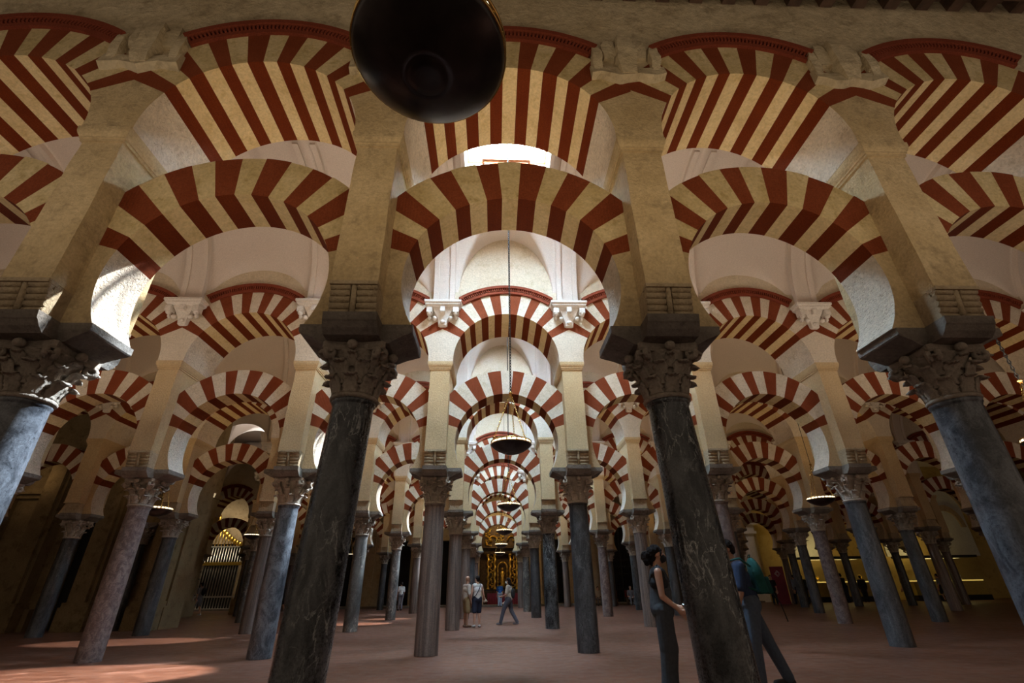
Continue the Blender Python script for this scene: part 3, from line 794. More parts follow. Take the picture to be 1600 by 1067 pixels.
mb = MB(); mb.bx(-27.2, -26, 4, 46, 0, 11); struct('wall_left', mb, [M['wall_dark']])
mb = MB(); mb.bx(46.5, 47.5, 4, 46, 0, 11); struct('wall_right', mb, [M['wall_dark']])
mb = MB(); mb.bx(-27, -14.4, Y1 + .6, EY, 10.4, 10.6); mb.bx(17.6, 47, Y1 + .6, EY, 10.4, 10.6); struct('ceiling_sides', mb, [M['plaster']])

# ---------------------------------------------------------------- marble portal and museum side at right
t = empty('marble_portal', (19.0, EY - .55, 0)); tag(t, 'tall carved marble portal with pediment and half-open dark door', 'portal')
mb = MB()
for s_ in (-1, 1):
    mb.bx(s_ * 1.55 - .4, s_ * 1.55 + .4, -.1, .5, 0, 4.9); mb.bx(s_ * 1.55 - .22, s_ * 1.55 + .22, -.25, -.1, .8, 4.7); mb.bx(s_ * 1.55 - .48, s_ * 1.55 + .48, -.3, .5, 0, .75)
    mb.bx(s_ * 1.08 - .08, s_ * 1.08 + .08, -.05, .5, 0, 4.3)
mb.bx(-1.15, 1.15, -.05, .5, 4.2, 4.9); build('door_surround', mb, [M['console']], t)
mb = MB(); mb.bx(-2.1, 2.1, -.35, .5, 4.9, 5.1); mb.bx(-2.0, 2.0, -.2, .5, 5.1, 5.6); mb.bx(-2.3, 2.3, -.5, .5, 5.6, 5.8)
mb.prism([(-2.3, 5.8), (2.3, 5.8), (0, 6.7)], -.4, .4); build('pediment', mb, [M['console']], t)
mb = MB(); mb.bx(-1.0, -.1, .25, .35, 0, 4.2)
for z in (.4, 1.6, 2.8): mb.bx(-.9, -.2, .2, .26, z, z + 1.0)
build('door_leaf', mb, [M['wood']], t)
t = empty('information_stand', (19.4, 35.9, 0), radians(-18)); tag(t, 'tall crimson information stand with white diamond emblem', 'sign')
mb = MB(); mb.bx(-.42, .42, -.04, .04, .03, 2.3); mb.bx(-.45, .45, -.2, .2, 0, .04); build('panel', mb, [M['crimson']], t)
mb = MB()
for s_ in (.17, .10): 
    for k in range(4):
        a0, a1 = k * pi / 2, (k + 1) * pi / 2
        mb.tube([(s_ * cos(a0), -.05, 1.85 + s_ * 1.2 * sin(a0)), (s_ * cos(a1), -.05, 1.85 + s_ * 1.2 * sin(a1))], .012, 5)
build('diamond_emblem', mb, [M['white_paint']], t)

def vitrine(x0, x1, y, label, objs):
    t = empty('glass_vitrine', ((x0 + x1) / 2, y, 0)); w = (x1 - x0) / 2; tag(t, label, 'display case')
    mb = MB(); mb.bx(-w, w, -.6, .6, 0, .35); mb.bx(-w - .05, w + .05, -.65, .65, 2.85, 3.0); build('frame', mb, [M['black']], t)
    mb = MB(); mb.bx(-w + .1, w - .1, -.5, .5, .35, 1.25); build('plinth', mb, [M['vitrine_side']], t)
    mb = MB(); mb.bx(-w + .1, w - .1, -.5, .5, 1.26, 1.33); build('lit_deck', mb, [M['vitrine_gold']], t)
    mb = MB()
    for a in ((-w, w, -.6, -.585), (-w, w, .585, .6), (-w, -w + .015, -.585, .585), (w - .015, w, -.585, .585)): mb.bx(a[0], a[1], a[2], a[3], .36, 2.84)
    build('glass', mb, [M['glass']], t)
vitrine(22.9, 27.9, 38.6, 'long glass display case with small golden vessels at right', 1)
vitrine(30.6, 36.2, 38.6, 'glass display case with lit yellow plinth at far right', 1)
rnd = random.Random(3)
for i, x in enumerate((23.8, 24.5, 25.3, 26.3, 27.1)):
    mb = MB(); mb.lathe([(.09, 0), (.10, .03), (.03, .08), (.03, .2), (.10, .3), (.12, .42), (.10, .44)], n=14)
    o = build('golden_vessel', mb, [M['gold']], None, (x, 38.5, 1.34)); o.scale = (1, 1, .8 + .12 * (i % 3))
    tag(o, ('leftmost', 'second', 'middle', 'fourth', 'rightmost')[i] + ' golden vessel on the lit deck of the long display case', 'vessel', 'golden vessels in the display case')
t = empty('processional_bust', (34.6, 38.5, 1.34)); tag(t, 'small white bust standing in the far right display case', 'statue')
mb = MB(); mb.lathe([(.22, 0), (.16, .1), (.2, .3), (.08, .42)], n=14); mb.ell((0, 0, .54), (.09, .1, .12), 10, 8); build('bust', mb, [M['greywhite']], t)
def blind_arch(x, w, z0, z1, label):
    t = empty('blind_arch', (x, EY, 0)); tag(t, label, 'wall arch', 'whitewashed blind arches in the museum wall')
    def arcpoly(R, zc): return [(R * cos(pi * j / 20), zc + R * 1.25 * sin(pi * j / 20)) for j in range(21)]
    mb = MB(); mb.prism(arcpoly(w, z1) + [(-w, z0), (w, z0)], -.12, .0); build('panel', mb, [M['greywhite']], t)
    mb = MB()
    for R0, R1, zc in ((w * .62, w * .84, z1 - 1.1), (w * 1.0, w * 1.16, z1)):
        p = arcpoly(R0, zc); q = arcpoly(R1, zc)
        mb.prism(p + q[::-1], -.26, -.1)
    build('arch_moulding', mb, [M['carved']], t)
blind_arch(38.2, 1.7, 3.1, 6.4, 'whitewashed blind arch above the far right display case')
blind_arch(33.5, 1.5, 3.1, 5.4, 'whitewashed blind arch between the right slate column and the next')
blind_arch(25.5, 1.7, 3.1, 5.4, 'whitewashed blind arch above the long display case')

# ---------------------------------------------------------------- people
def bake(mb, name, mat, parent, voxel, smooth=2, disp=0):
    me = mb.mesh(name + '_raw', [mat]); o = bpy.data.objects.new('tmp', me); COL.objects.link(o)
    md = o.modifiers.new('r', 'REMESH'); md.mode = 'VOXEL'; md.voxel_size = voxel; md.use_smooth_shade = True
    if smooth: sm = o.modifiers.new('s', 'SMOOTH'); sm.iterations = smooth; sm.factor = .5
    dg = bpy.context.evaluated_depsgraph_get(); dg.update()
    me2 = bpy.data.meshes.new_from_object(o.evaluated_get(dg)); me2.name = name
    me2.polygons.foreach_set('use_smooth', [True] * len(me2.polygons))
    if not me2.materials: me2.materials.append(mat)
    if disp: jag(me2, disp, 28, 3); jag(me2, disp * .6, 70, 5)
    bpy.data.objects.remove(o); return obj(name, me2, parent)
CL = {}
def cloth(name, c):
    if name not in CL: CL[name] = plain(name, c, .9, 0, .15, 30, .2)
    return CL[name]
def hand(mb, w, d, side, s, curl=.5, nrm=None):
    """w wrist, d direction of the hand, s scale; four fingers of unequal length and a thumb"""
    w, d = Vector(w), Vector(d).normalized(); n = Vector(nrm or (0, 1, 0)); n = (n - d * n.dot(d)).normalized(); a = d.cross(n) * side
    pc = w + d * .045 * s
    mb.cap(w, w + d * .02 * s, .024 * s, .026 * s)
    for k in range(4):
        off = a * (k - 1.5) * .019 * s; L = (.068, .078, .073, .057)[k] * s
        b0 = w + d * .02 * s + off * .8; b1 = w + d * .085 * s + off
        mb.cap(b0, b1, .014 * s, .0115 * s, 8)
        e = (d + n * curl).normalized(); m1 = b1 + e * L * .5; e2 = (d + n * curl * 2.6).normalized()
        mb.cap(b1, m1, .0098 * s, .009 * s, 8); mb.cap(m1, m1 + e2 * L * .5, .009 * s, .0078 * s, 8)
    t0 = w + d * .022 * s - a * .024 * s; t1 = t0 + (d * .6 - a * .6 + n * .5).normalized() * .038 * s
    mb.cap(t0, t1, .0125 * s, .011 * s, 8); mb.cap(t1, t1 + (d * .9 + n * .5).normalized() * .034 * s, .0105 * s, .0085 * s, 8)

STAND = dict(le=(-.135, -.01, .62), lh=(-.125, .05, .475), re=(.135, -.01, .62), rh=(.125, .05, .475), lk=(-.052, .01, .285), la=(-.055, -.01, .045), rk=(.052, .01, .285), ra=(.055, -.01, .045), lean=0, nod=0, turn=0)
def P(**k): d = dict(STAND); d.update(k); return d
def person(loc, rz, H, label, top, bottom, pose, hair='hair', skin='skin', sleeve=.5, leg='long', shoes=None, mask=None, bald=False, female=False, longhair=False, vox=.011, bun=False, fat=1.0, seat=0, face=True, topmat2=None):
    t = empty('person', loc, rz); tag(t, label, 'person')
    p = pose; ln = p['lean']
    def hp(x, y, z):   # lean the upper body forward about the hip
        dz = z - .53
        return Vector((x, y + dz * sin(ln), .53 + dz * cos(ln) - seat)) * H if dz > 0 else Vector((x, y, z - seat)) * H
    V = lambda q: hp(*q)
    sh = .103 if not female else .092; hipw = .052
    b = MB(); s = H
    # torso
    b.cap(hp(-.035, 0, .54), hp(.035, 0, .54), .072 * s, .072 * s, 14)
    b.cap(hp(0, 0, .55), hp(0, .005, .66), .070 * s * fat, .068 * s * fat, 14)
    b.cap(hp(-.03, .0, .72), hp(.03, .0, .72), .062 * s * fat, .062 * s * fat, 14)
    b.cap(hp(-sh + .03, -.005, .795), hp(sh - .03, -.005, .795), .040 * s, .040 * s, 12)
    b.cap(hp(0, -.005, .80), hp(0, .008, .875), .036 * s, .031 * s, 12)
    # head
    hc = hp(0, .02, .928); Rh = Matrix.Rotation(p['turn'], 3, 'Z') @ Matrix.Rotation(-p['nod'] - ln * .5, 3, 'X')
    hv = lambda x, y, z: hc + Rh @ (Vector((x, y, z)) * s)
    b.ell(hv(0, -.006, .012), (.044 * s, .054 * s, .055 * s), 20, 14, R=Rh)
    b.ell(hv(0, .014, -.022), (.034 * s, .038 * s, .043 * s), 16, 12, R=Rh)
    b.cap(hv(0, .044, .006), hv(0, .060, -.014), .005 * s, .0085 * s, 8)
    b.ell(hv(0, .05, -.034), (.016 * s, .007 * s, .0075 * s), 10, 6, R=Rh)
    b.ell(hv(0, .040, -.055), (.016 * s, .013 * s, .012 * s), 10, 6, R=Rh)
    for q in (-1, 1): b.ell(hv(q * .043, -.004, -.004), (.005 * s, .011 * s, .018 * s), 8, 6, R=Rh)
    # arms
    for q, e, h in ((-1, 'le', 'lh'), (1, 're', 'rh')):
        S0 = hp(q * sh, -.005, .80); E = V(p[e]); Hn = V(p[h])
        b.cap(S0, E, .031 * s, .023 * s, 12); b.cap(E, Hn, .0235 * s, .0155 * s, 12)
        d = (Hn - E).normalized(); hand(b, Hn, d, q, .92 * s / 1.7 * 1.7 if vox < .02 else s, .35, (-q * .6, .8, 0))
    # legs
    for q, k_, a_ in ((-1, 'lk', 'la'), (1, 'rk', 'ra')):
        h0 = Vector((q * hipw, 0, .525 - seat)) * s; K = Vector(p[k_]) * s; A = Vector(p[a_]) * s
        b.cap(h0, K, .054 * s, .034 * s, 14)
        mid = K.lerp(A, .3) + Vector((0, -.01, 0)) * s
        b.cap(K, mid, .033 * s, .033 * s, 12); b.cap(mid, A, .032 * s, .020 * s, 12)
        b.cap(A + Vector((0, -.012, -.015)) * s, A + Vector((q * .008, .085, -.028)) * s, .020 * s, .015 * s, 10)
    bake(b, 'body', M[skin], t, vox)
    # upper garment
    b = MB(); g = .011
    b.cap(hp(-.03, 0, .72), hp(.03, 0, .72), (.062 * fat + g) * s, (.062 * fat + g) * s, 14)
    b.cap(hp(0, .0, .56), hp(0, .005, .66), (.076 * fat + g) * s, (.070 * fat + g) * s, 14)
    b.cap(hp(-.04, 0, .53), hp(.04, 0, .53), (.068 + g) * s, (.068 + g) * s, 12)
    b.cap(hp(-sh + .03, -.005, .795), hp(sh - .03, -.005, .795), (.042 + g * .8) * s, (.042 + g * .8) * s, 12)
    if sleeve > 0:
        for q, e, h in ((-1, 'le', 'lh'), (1, 're', 'rh')):
            S0 = hp(q * sh, -.005, .80); E = V(p[e]); Hn = V(p[h])
            if sleeve >= .95: b.cap(S0, E, .044 * s, .033 * s, 12); b.cap(E, E.lerp(Hn, .93), .033 * s, .024 * s, 12)
            else: b.cap(S0, S0.lerp(E, sleeve + .25), .044 * s, .039 * s, 12)
    bake(b, 'shirt', top, t, vox)
    # lower garment
    b = MB()
    b.cap(Vector((-.035, 0, .535 - seat)) * s, Vector((.035, 0, .535 - seat)) * s, (.074 + g) * s, (.074 + g) * s, 14)
    for q, k_, a_ in ((-1, 'lk', 'la'), (1, 'rk', 'ra')):
        h0 = Vector((q * hipw, 0, .525 - seat)) * s; K = Vector(p[k_]) * s; A = Vector(p[a_]) * s
        if leg == 'skirt': b.cap(h0, K, .075 * s, .075 * s, 14); continue
        if leg == 'short': b.cap(h0, h0.lerp(K, .92), .066 * s, .055 * s, 14); continue
        wd = 1.35 if leg == 'wide' else 1.0
        b.cap(h0, K, .067 * s, .049 * s * wd, 14); b.cap(K, A + Vector((0, 0, .01)) * s, .047 * s * wd, .038 * s * wd * 1.05, 14)
        if leg == 'wide': b.cap(K.lerp(A, .6), A + Vector((0, 0, -.012)) * s, .058 * s, .060 * s, 14)
    bake(b, 'trousers' if leg in ('long', 'wide') else ('shorts' if leg == 'short' else 'skirt'), bottom, t, vox)
    for q, a_ in ((-1, 'la'), (1, 'ra')):
        A = Vector(p[a_]) * s; b = MB()
        b.cap(A + Vector((0, -.018, -.016)) * s, A + Vector((q * .008, .09, -.024)) * s, .028 * s, .021 * s, 12)
        bake(b, 'shoe', shoes or cloth('dark_shoe', (.03, .028, .028)), t, min(vox, .012))
    # hair
    if not bald:
        b = MB()
        b.ell(hv(0, -.016, .022), (.049 * s, .056 * s, .055 * s), 18, 12, R=Rh)
        b.ell(hv(0, -.036, -.012), (.042 * s, .032 * s, .042 * s), 14, 10, R=Rh)
        if longhair:
            b.cap(hv(0, -.04, 0), hv(0, -.05, -.085), .040 * s, .030 * s, 12); b.cap(hv(.03, -.02, -.02), hv(.035, -.03, -.07), .016 * s, .014 * s)
            b.cap(hv(-.03, -.02, -.02), hv(-.035, -.03, -.07), .016 * s, .014 * s)
        if bun:
            b.ell(hv(0, -.096, -.012), (.034 * s, .038 * s, .042 * s), 12, 8, R=Rh); b.ell(hv(.01, -.092, -.048), (.028 * s, .030 * s, .034 * s), 10, 6, R=Rh); b.ell(hv(0, -.022, .042), (.044 * s, .040 * s, .03 * s), 12, 8, R=Rh); b.ell(hv(-.012, -.055, .03), (.03 * s, .028 * s, .03 * s), 10, 6, R=Rh)
            b.cap(hv(.03, .03, .035), hv(.043, .02, -.012), .010 * s, .006 * s); b.cap(hv(-.03, .03, .035), hv(-.043, .02, -.012), .010 * s, .006 * s)
            b.cap(hv(0, -.05, -.03), hv(0, -.055, -.07), .020 * s, .012 * s)
        bake(b, 'hair', M[hair], t, max(.006, vox * .8), 1, .009 if vox < .01 else .004)
    if face:
        for q in (-1, 1):
            b = MB(); b.ell(hv(q * .0175, .0445, .006), (.0075 * s, .004 * s, .0042 * s), 8, 6, R=Rh); build('eye', b, [M['white_paint']], t)
            b = MB(); b.ell(hv(q * .0175, .0482, .006), (.0035 * s, .0016 * s, .0036 * s), 8, 6, R=Rh); build('iris', b, [M['hair']], t)
            b = MB(); b.cap(hv(q * .009, .049, .0165), hv(q * .027, .043, .017), .0024 * s, .0018 * s, 6); build('eyebrow', b, [M['hair']], t)
        if not mask:
            b = MB(); b.cap(hv(-.012, .0555, -.034), hv(.012, .0555, -.034), .003 * s, .003 * s, 6); build('mouth', b, [cloth('lips', (.30, .10, .08))], t)
    if mask:
        b = MB(); b.ell(hv(0, .030, -.030), (.038 * s, .036 * s, .034 * s), 14, 10, R=Rh); b.ell(hv(0, .052, -.022), (.014 * s, .014 * s, .018 * s), 10, 8, R=Rh)
        bake(b, 'face_mask', mask, t, max(.005, vox * .6), 1)
    return t, hp, hv

BLACKC = cloth('black_cloth', (.014, .014, .017)); DGREY = cloth('charcoal_cloth', (.045, .05, .058)); WHITE = cloth('white_cloth', (.68, .64, .60))
CREAM = cloth('cream_cloth', (.52, .44, .36)); KHAKI = cloth('khaki_cloth', (.28, .19, .09)); NAVY = cloth('navy_cloth', (.015, .018, .04))
GREYC = cloth('grey_cloth', (.19, .18, .20)); BLUE = cloth('blue_cloth', (.018, .032, .075)); JEANS = cloth('jeans_cloth', (.065, .085, .12)); PALEJ = cloth('pale_jeans', (.32, .40, .50))
SBLUE = cloth('sky_blue_shirt', (.02, .10, .32)); TEAL = cloth('teal_fabric', (.0, .055, .045)); REDC = cloth('red_fabric', (.35, .01, .02)); WSHOE = cloth('white_shoe', (.55, .55, .55))
PALEB = cloth('pale_blue_shirt', (.17, .20, .26)); PINKC = cloth('pale_pink_cloth', (.5, .38, .36))
def cyl_prop(name, pts, r, mat, parent, n=10): 
    mb = MB(); mb.tube(pts, r, n); return build(name, mb, [mat], parent)

# woman beside the right near column
t, hp, hv = person((1.84, 6.75, 0), radians(-102), 1.62, 'woman with dark bun and black mask in grey dungarees beside the near right column', BLACKC, DGREY,
    P(le=(-.115, .0, .625), lh=(-.09, .13, .55), re=(.12, -.0, .63), rh=(.085, .12, .535), lk=(-.05, .02, .28), rk=(.052, .0, .28), ra=(.055, -.03, .045)), female=True, bun=True, mask=BLACKC, sleeve=0, leg='wide', vox=.0075, skin='skin')
b = MB(); H = 1.62
b.cap(hp(-.012, -.004, .55), hp(-.006, .004, .67), .088 * H, .082 * H, 16); b.cap(hp(.012, -.004, .55), hp(.006, .004, .67), .088 * H, .082 * H, 16); b.cap(hp(0, .014, .66), hp(0, .017, .715), .076 * H, .066 * H, 16)
bake(b, 'bib', DGREY, t, .008)
for q in (-1, 1): cyl_prop('shoulder_strap', [hp(q * .045, .078, .73), hp(q * .055, .05, .81), hp(q * .055, -.0, .852), hp(q * .05, -.045, .82), hp(q * .03, -.075, .72)], .009, DGREY, t)
b = MB(); b.box(hp(0.02, .2, .50), (.10, .012, .14), 0, Matrix.Rotation(.5, 3, 'X')); build('leaflet', b, [WHITE], t)
# man with teal backpack
t, hp, hv = person((3.07, 7.0, 0), radians(80), 1.70, 'man in blue polo shirt and jeans with teal backpack behind the near right column', BLUE, JEANS,
    P(le=(-.13, .06, .615), lh=(-.12, .13, .47), re=(.135, .05, .62), rh=(.125, .13, .475), lk=(-.06, .03, .285), la=(-.06, .04, .045), rk=(.06, -.10, .29), ra=(.065, -.19, .05), lean=.16, nod=.35), sleeve=.55, vox=.0075, skin='skin_tan', fat=1.08)
b = MB()
b.ell(hp(0, -.14, .74), (.145, .085, .22), 18, 14, R=Matrix.Rotation(-.16, 3, 'X')); b.box(hp(0, -.135, .69), (.125, .06, .14), 0, Matrix.Rotation(-.16, 3, 'X'))
pk = bake(b, 'backpack', TEAL, t, .012, 4)
b = MB(); b.box(hp(0, -.185, .665), (.10, .035, .10), 0, Matrix.Rotation(-.16, 3, 'X')); bake(b, 'pocket', cloth('dark_teal_fabric', (.0, .04, .034)), pk, .01, 4)
cyl_prop('carry_loop', [hp(-.02, -.13, .865), hp(-.02, -.14, .885), hp(.02, -.14, .885), hp(.02, -.13, .865)], .006, TEAL, pk)
for q in (-1, 1): cyl_prop('shoulder_strap', [hp(q * .06, -.1, .80), hp(q * .065, -.04, .86), hp(q * .065, .04, .845), hp(q * .07, .085, .76), hp(q * .08, .05, .68), hp(q * .07, -.08, .63)], .014, TEAL, t)
cyl_prop('loose_strap', [hp(-.03, -.2, .62), hp(-.03, -.23, .54), hp(-.03, -.25, .42)], .007, BLACKC, t)
b = MB(); b.box(hp(.13, .2, .42), (.01, .09, .12), 0, Matrix.Rotation(.2, 3, 'X')); build('leaflet', b, [GREYC], t)
# strolling pair in the centre
t, hp, hv = person((-1.22, 18.7, 0), radians(-60), 1.56, 'bald man in beige shirt and khaki shorts beside the brown column', CREAM, KHAKI, P(), bald=True, leg='short', shoes=cloth('brown_shoe', (.2, .12, .08)), vox=.013, fat=1.1, sleeve=.6, skin='skin_tan')
t, hp, hv = person((-.86, 18.6, 0), radians(20), 1.56, 'dark-haired man in white sleeveless top and navy shorts holding a pale hat', WHITE, NAVY,
    P(re=(.15, .02, .63), rh=(.21, .11, .55), lk=(-.055, .0, .285), rk=(.06, .03, .285), ra=(.065, .0, .045), turn=.5), leg='short', shoes=WSHOE, vox=.013, sleeve=0)
b = MB(); b.ell(hp(.24, .15, .49), (.10, .09, .03), 14, 8); b.ell(hp(.24, .15, .505), (.06, .06, .05), 12, 8); build('sun_hat', b, [CREAM], t)
cyl_prop('bag_strap', [hp(.07, -.03, .85), hp(.03, -.085, .75), hp(-.05, -.09, .62), hp(-.11, -.05, .56)], .012, NAVY, t)
# walker with the white mask
t, hp, hv = person((.26, 19.5, 0), radians(72), 1.50, 'walker in cream top, grey trousers and white mask crossing the central aisle', CREAM, cloth('slate_cloth', (.085, .085, .11)),
    P(le=(-.13, .03, .63), lh=(-.06, .14, .60), re=(.13, -.03, .63), rh=(.10, .08, .52), lk=(-.05, .12, .30), la=(-.05, .19, .05), rk=(.05, -.05, .29), ra=(.05, -.19, .055), nod=.1), mask=WHITE, sleeve=.5, vox=.013, fat=1.12, shoes=GREYC, hair='hair', longhair=True)
b = MB(); b.box(hp(-.03, .17, .60), (.035, .008, .06), 0, Matrix.Rotation(.7, 3, 'X')); build('phone', b, [BLACKC], t)
b = MB(); b.ell(hp(0, -.11, .66), (.11, .08, .17), 12, 10); bake(b, 'shoulder_bag', BLACKC, t, .02)
# farther visitors
def far(loc, rz, H, label, top, bottom, pose=None, **k):
    k.setdefault('vox', .022); k.setdefault('face', False)
    return person(loc, rz, H, label, top, bottom, pose or P(), **k)
far((.16, 39.3, 0), 0, 1.6, 'person in bright blue top and pale jeans standing before the golden altarpiece', SBLUE, PALEJ)
t, hp, hv = far((2.33, 39.2, 0), radians(-100), 1.6, 'person in white and black with red bag right of the altarpiece', WHITE, PINKC, P(lk=(-.05, .08, .29), la=(-.05, .1, .045), rk=(.05, -.02, .29), ra=(.05, -.14, .05)), longhair=True, leg='skirt')
b = MB(); b.ell(hp(.12, -.03, .62), (.09, .16, .2), 10, 8); bake(b, 'red_bag', REDC, t, .03)
WALK = P(lk=(-.05, .09, .29), la=(-.05, .12, .045), rk=(.05, -.03, .29), ra=(.05, -.16, .055), le=(-.13, -.04, .63), lh=(-.12, -.02, .49), re=(.13, .05, .63), rh=(.1, .14, .56))
t, hp, hv = far((-17.5, 32.0, 0), radians(70), 1.72, 'person in grey shirt and shorts walking before the gilded grille', GREYC, GREYC, WALK, leg='short', shoes=WSHOE)
b = MB(); b.ell(hp(0, -.13, .72), (.14, .1, .22), 10, 8); bake(b, 'backpack', BLACKC, t, .025)
far((-13.5, 34.0, 0), radians(80), 1.7, 'dark-clad person walking behind the blue grey column at left', BLACKC, BLACKC, WALK, shoes=WSHOE, leg='short')
far((-6.35, 35.2, 0), radians(30), 1.65, 'person in pale shirt half hidden by a veined column left of centre', WHITE, GREYC)
far((18.35, 35.0, 0), radians(160), 1.75, 'black-clad person standing left of the crimson stand', BLACKC, BLACKC)
far((19.95, 35.0, 0), radians(10), 1.75, 'person in pale blue shirt walking right of the crimson stand', PALEB, NAVY, WALK, sleeve=1)
far((21.2, 36.2, 0), radians(-40), 1.75, 'dark-clad visitor behind the small slate column at right', BLACKC, BLACKC, sleeve=1)
far((22.35, 36.6, 0), radians(60), 1.55, 'visitor in light top and dark skirt left of the pinkish column at right', CREAM, BLACKC, leg='skirt', longhair=True)
far((24.6, 36.9, 0), radians(20), 1.85, 'tall dark-clad man leaning over the long display case', BLACKC, NAVY, P(lean=.15, re=(.13, .1, .66), rh=(.1, .22, .6)), sleeve=1)
far((25.9, 36.9, 0), radians(-30), 1.7, 'dark-clad person with hair tied back beside the long display case', BLACKC, BLACKC, bun=True, sleeve=1)
t, hp, hv = far((28.5, 36.3, 0), radians(15), 1.75, 'person in black T-shirt and shorts between the display cases', BLACKC, BLACKC, leg='short', shoes=WSHOE, fat=1.15)
t, hp, hv = far((31.0, 36.2, 0), radians(25), 1.72, 'person in grey top and shorts with black backpack at far right', GREYC, BLACKC, P(lk=(-.05, .03, .29), rk=(.06, -.06, .29), ra=(.07, -.12, .05)), leg='short')
b = MB(); b.ell(hp(0, -.13, .70), (.16, .13, .25), 10, 8); bake(b, 'backpack', BLACKC, t, .025)
# seated visitors on benches
SIT = P(lk=(-.07, .24, .28), la=(-.07, .25, .045), rk=(.07, .24, .28), ra=(.07, .25, .045), le=(-.14, .05, .60), lh=(-.07, .18, .56), re=(.14, .05, .60), rh=(.07, .18, .56))
SX = ((7.3, CREAM, 'white-topped seated visitor, leftmost on the far bench'), (8.1, WHITE, 'seated visitor in white left of the dark middle column'), (9.7, GREYC, 'grey-topped seated visitor before the arched iron screen'), (10.6, WHITE, 'seated visitor in white beside the red bench back'), (11.2, REDC, 'seated visitor in red, rightmost on the far bench'))
for x, m_, lab in SX:
    far((x, 38.75, 0), radians(180), 1.65, lab, m_, GREYC, SIT, seat=.255, hair='hair_grey' if x == 9.7 else 'hair')
for x, lab in ((7.7, 'dark wooden bench with two seated visitors, right of the altarpiece'), (10.5, 'red-backed bench with three seated visitors before the iron screen')):
    t = empty('bench', (x, 39.0, 0)); tag(t, lab, 'bench')
    mb = MB(); mb.bx(-1.1, 1.1, -.22, .22, .36, .41); build('seat', mb, [M['wood']], t)
    mb = MB(); mb.bx(-1.1, 1.1, .22, .27, .5, .95); build('backrest', mb, [REDC if x > 9 else M['wood']], t)
    for sx in (-1, 1):
        mb = MB(); mb.bx(sx * 1.0 - .04, sx * 1.0 + .04, -.2, .26, 0, .36); mb.bx(sx * 1.0 - .04, sx * 1.0 + .04, .21, .27, .36, .95); build('leg', mb, [M['wood']], t)

# ---------------------------------------------------------------- camera
f, yaw, pitch, roll = 737.127, radians(2.3248572), radians(27.70490497), radians(-0.81709851)
fw = Vector((sin(yaw) * cos(pitch), cos(yaw) * cos(pitch), sin(pitch)))
rt = Vector((cos(yaw), -sin(yaw), 0)); up = rt.cross(fw)
r2 = rt * cos(roll) + up * sin(roll); u2 = -rt * sin(roll) + up * cos(roll)
cam = bpy.data.objects.new('camera', bpy.data.cameras.new('camera')); COL.objects.link(cam)
cam.matrix_world = Matrix(((r2.x, u2.x, -fw.x, -.279), (r2.y, u2.y, -fw.y, 0), (r2.z, u2.z, -fw.z, 1.123), (0, 0, 0, 1)))
cam.data.sensor_width = 36; cam.data.sensor_fit = 'HORIZONTAL'; cam.data.lens = f / 1600 * 36
cam.data.clip_start = .05; cam.data.clip_end = 300
S.camera = cam

# ---------------------------------------------------------------- light
w = bpy.data.worlds.new('World'); S.world = w; w.use_nodes = True
bg = w.node_tree.nodes['Background']; bg.inputs[0].default_value = (1.0, .80, .60, 1); bg.inputs[1].default_value = .30

def area(name, loc, rot, size, energy, color, sy=None):
    l = bpy.data.lights.new(name, 'AREA'); l.energy = energy; l.color = color; l.size = size
    if sy: l.shape = 'RECTANGLE'; l.size_y = sy
    o = bpy.data.objects.new(name, l); COL.objects.link(o); o.location = loc; o.rotation_euler = rot; return o
def point(name, loc, energy, color, r=.08):
    l = bpy.data.lights.new(name, 'POINT'); l.energy = energy; l.color = color; l.shadow_soft_size = r
    o = bpy.data.objects.new(name, l); COL.objects.link(o); o.location = loc; return o
def spot(name, loc, target, energy, color, size, blend=.1, r=.05):
    l = bpy.data.lights.new(name, 'SPOT'); l.energy = energy; l.color = color; l.spot_size = radians(size); l.spot_blend = blend; l.shadow_soft_size = r
    o = bpy.data.objects.new(name, l); COL.objects.link(o); o.location = loc
    o.rotation_euler = (Vector(target) - Vector(loc)).to_track_quat('-Z', 'Y').to_euler(); return o
WARM = (1.0, .72, .42)
sun = bpy.data.lights.new('sun', 'SUN'); sun.energy = 15; sun.angle = radians(.6); sun.color = (.93, .97, 1.0)
so = bpy.data.objects.new('sun', sun); COL.objects.link(so); so.location = (0, 0, 20)
so.rotation_euler = Vector((-.535, -.375, -.77)).to_track_quat('-Z', 'Y').to_euler()
for l, tg, e, sz in (((4.2, 9.9, 8.6), (-6.8, 9.2, 0), 42000, 12), ((3.6, 16.3, 8.6), (-10, 15.3, 0), 26000, 9), ((3.2, 22.8, 8.6), (-5.5, 21.6, 0), 26000, 9), ((3.2, 26.4, 8.6), (-5.0, 25.0, 0), 16000, 8)):
    spot('sunbeam_spot', l, tg, e, (1, .95, .88), sz, .35, .05)  # added spots below the closed vault, in place of direct sun on the floor
UP = (pi, 0, 0)
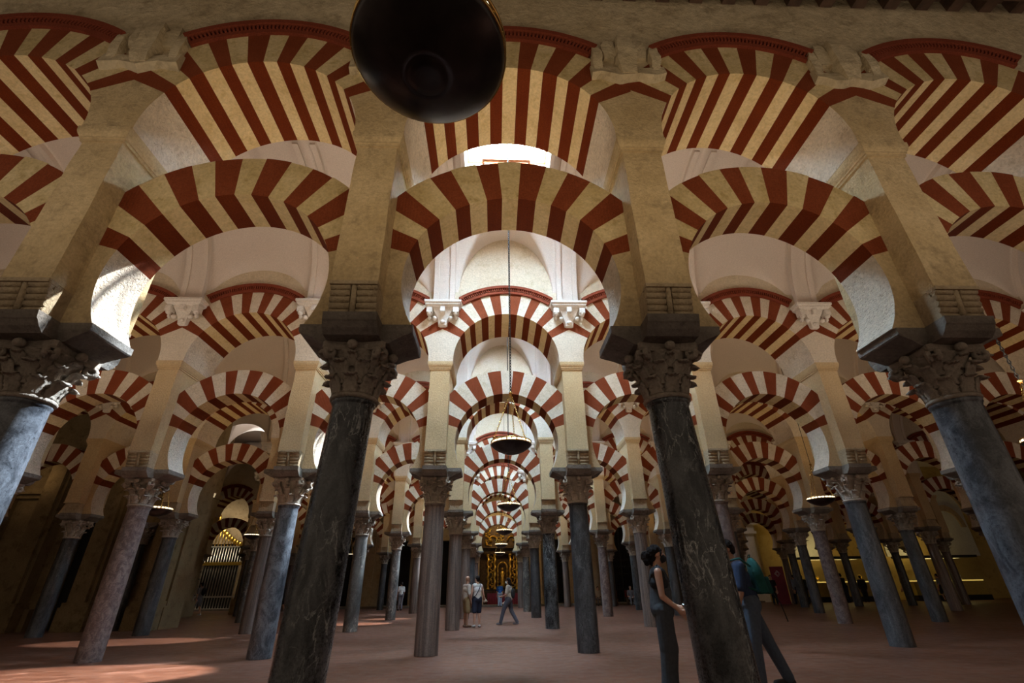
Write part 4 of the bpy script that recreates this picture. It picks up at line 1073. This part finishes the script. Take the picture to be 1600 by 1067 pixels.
for x in (-6.5, -3.25, 0, 3.1, 6.2):
    area('floodlight_front', (x, 2.3, 4.0), (pi - .3, 0, 0), 2.4, 19 + 5 * (abs(x) < 1), (1.0, .80, .54) if abs(x) < 5 else (1.0, .88, .76), 1.0)
area('floodlight_nave', (0, 6.6, 4.4), UP, 2.0, 34, (1.0, .84, .66), .8)
for k in range(1, 6):
    xs = (-9.6, -3.3, 3.2, 9.6) if k == 1 else ((-8.2, -3.6, 4.8, 11.2) if k == 3 else (-11.2, -4.8, 4.8, 11.2))
    for x in xs:
        area('floodlight_nave', (x, YM(k), 4.4), UP, 2.6, 66 if k == 1 else 38, (1.0, .82, .62) if k == 1 else (1.0, .72, .38), 1.6)
area('altar_fill', (.4, 38.9, 6.3), (radians(50), 0, 0), 1.0, 75, (1, .72, .32), .6)  # added fill to brighten the gilding, no visible lamp
for x in (25.4, 33.4): area('case_light', (x, 39.6, 3.05), (radians(150), 0, 0), 3.0, 30, (1, .76, .32), .4)
for x in (25.4, 33.4): area('deck_light', (x, 38.6, 2.8), (0, 0, 0), 3.5, 22, (1, .78, .3), .6)
for x in (-22.0,): area('grille_light', (x, 38.6, 6.5), (radians(40), 0, 0), 2, 120, (1, .85, .6), .6)
for x in (-18.3, -13.6): area('chapel_light', (x, 18.9, 5.2), (radians(100), 0, 0), 1.6, 4, (1, .70, .38), .4)
for k in range(1, 6):
    spot('column_edge_spot', (.85, YM(k) + .2, 10.5), (-4.75 if k > 1 else -4.85, rowy(k), 2.35), 26000, (.72, .86, 1), 7, .8, .12)  # added spots under the skylights to brighten the left column shafts
area('portal_fill', (17.5, 37.5, 7.5), (radians(35), 0, 0), 1.5, 90, (1, .85, .7), 1)  # added neutral fill against the yellow spill on the portal, no visible lamp

S.view_settings.view_transform = 'Standard'; S.view_settings.look = 'None'
S.view_settings.gamma = 1; S.view_settings.use_curve_mapping = False
S.view_settings.exposure = 0.0
S.cycles.use_denoising = True
S.cycles.max_bounces = 8; S.cycles.diffuse_bounces = 5; S.cycles.sample_clamp_indirect = 6
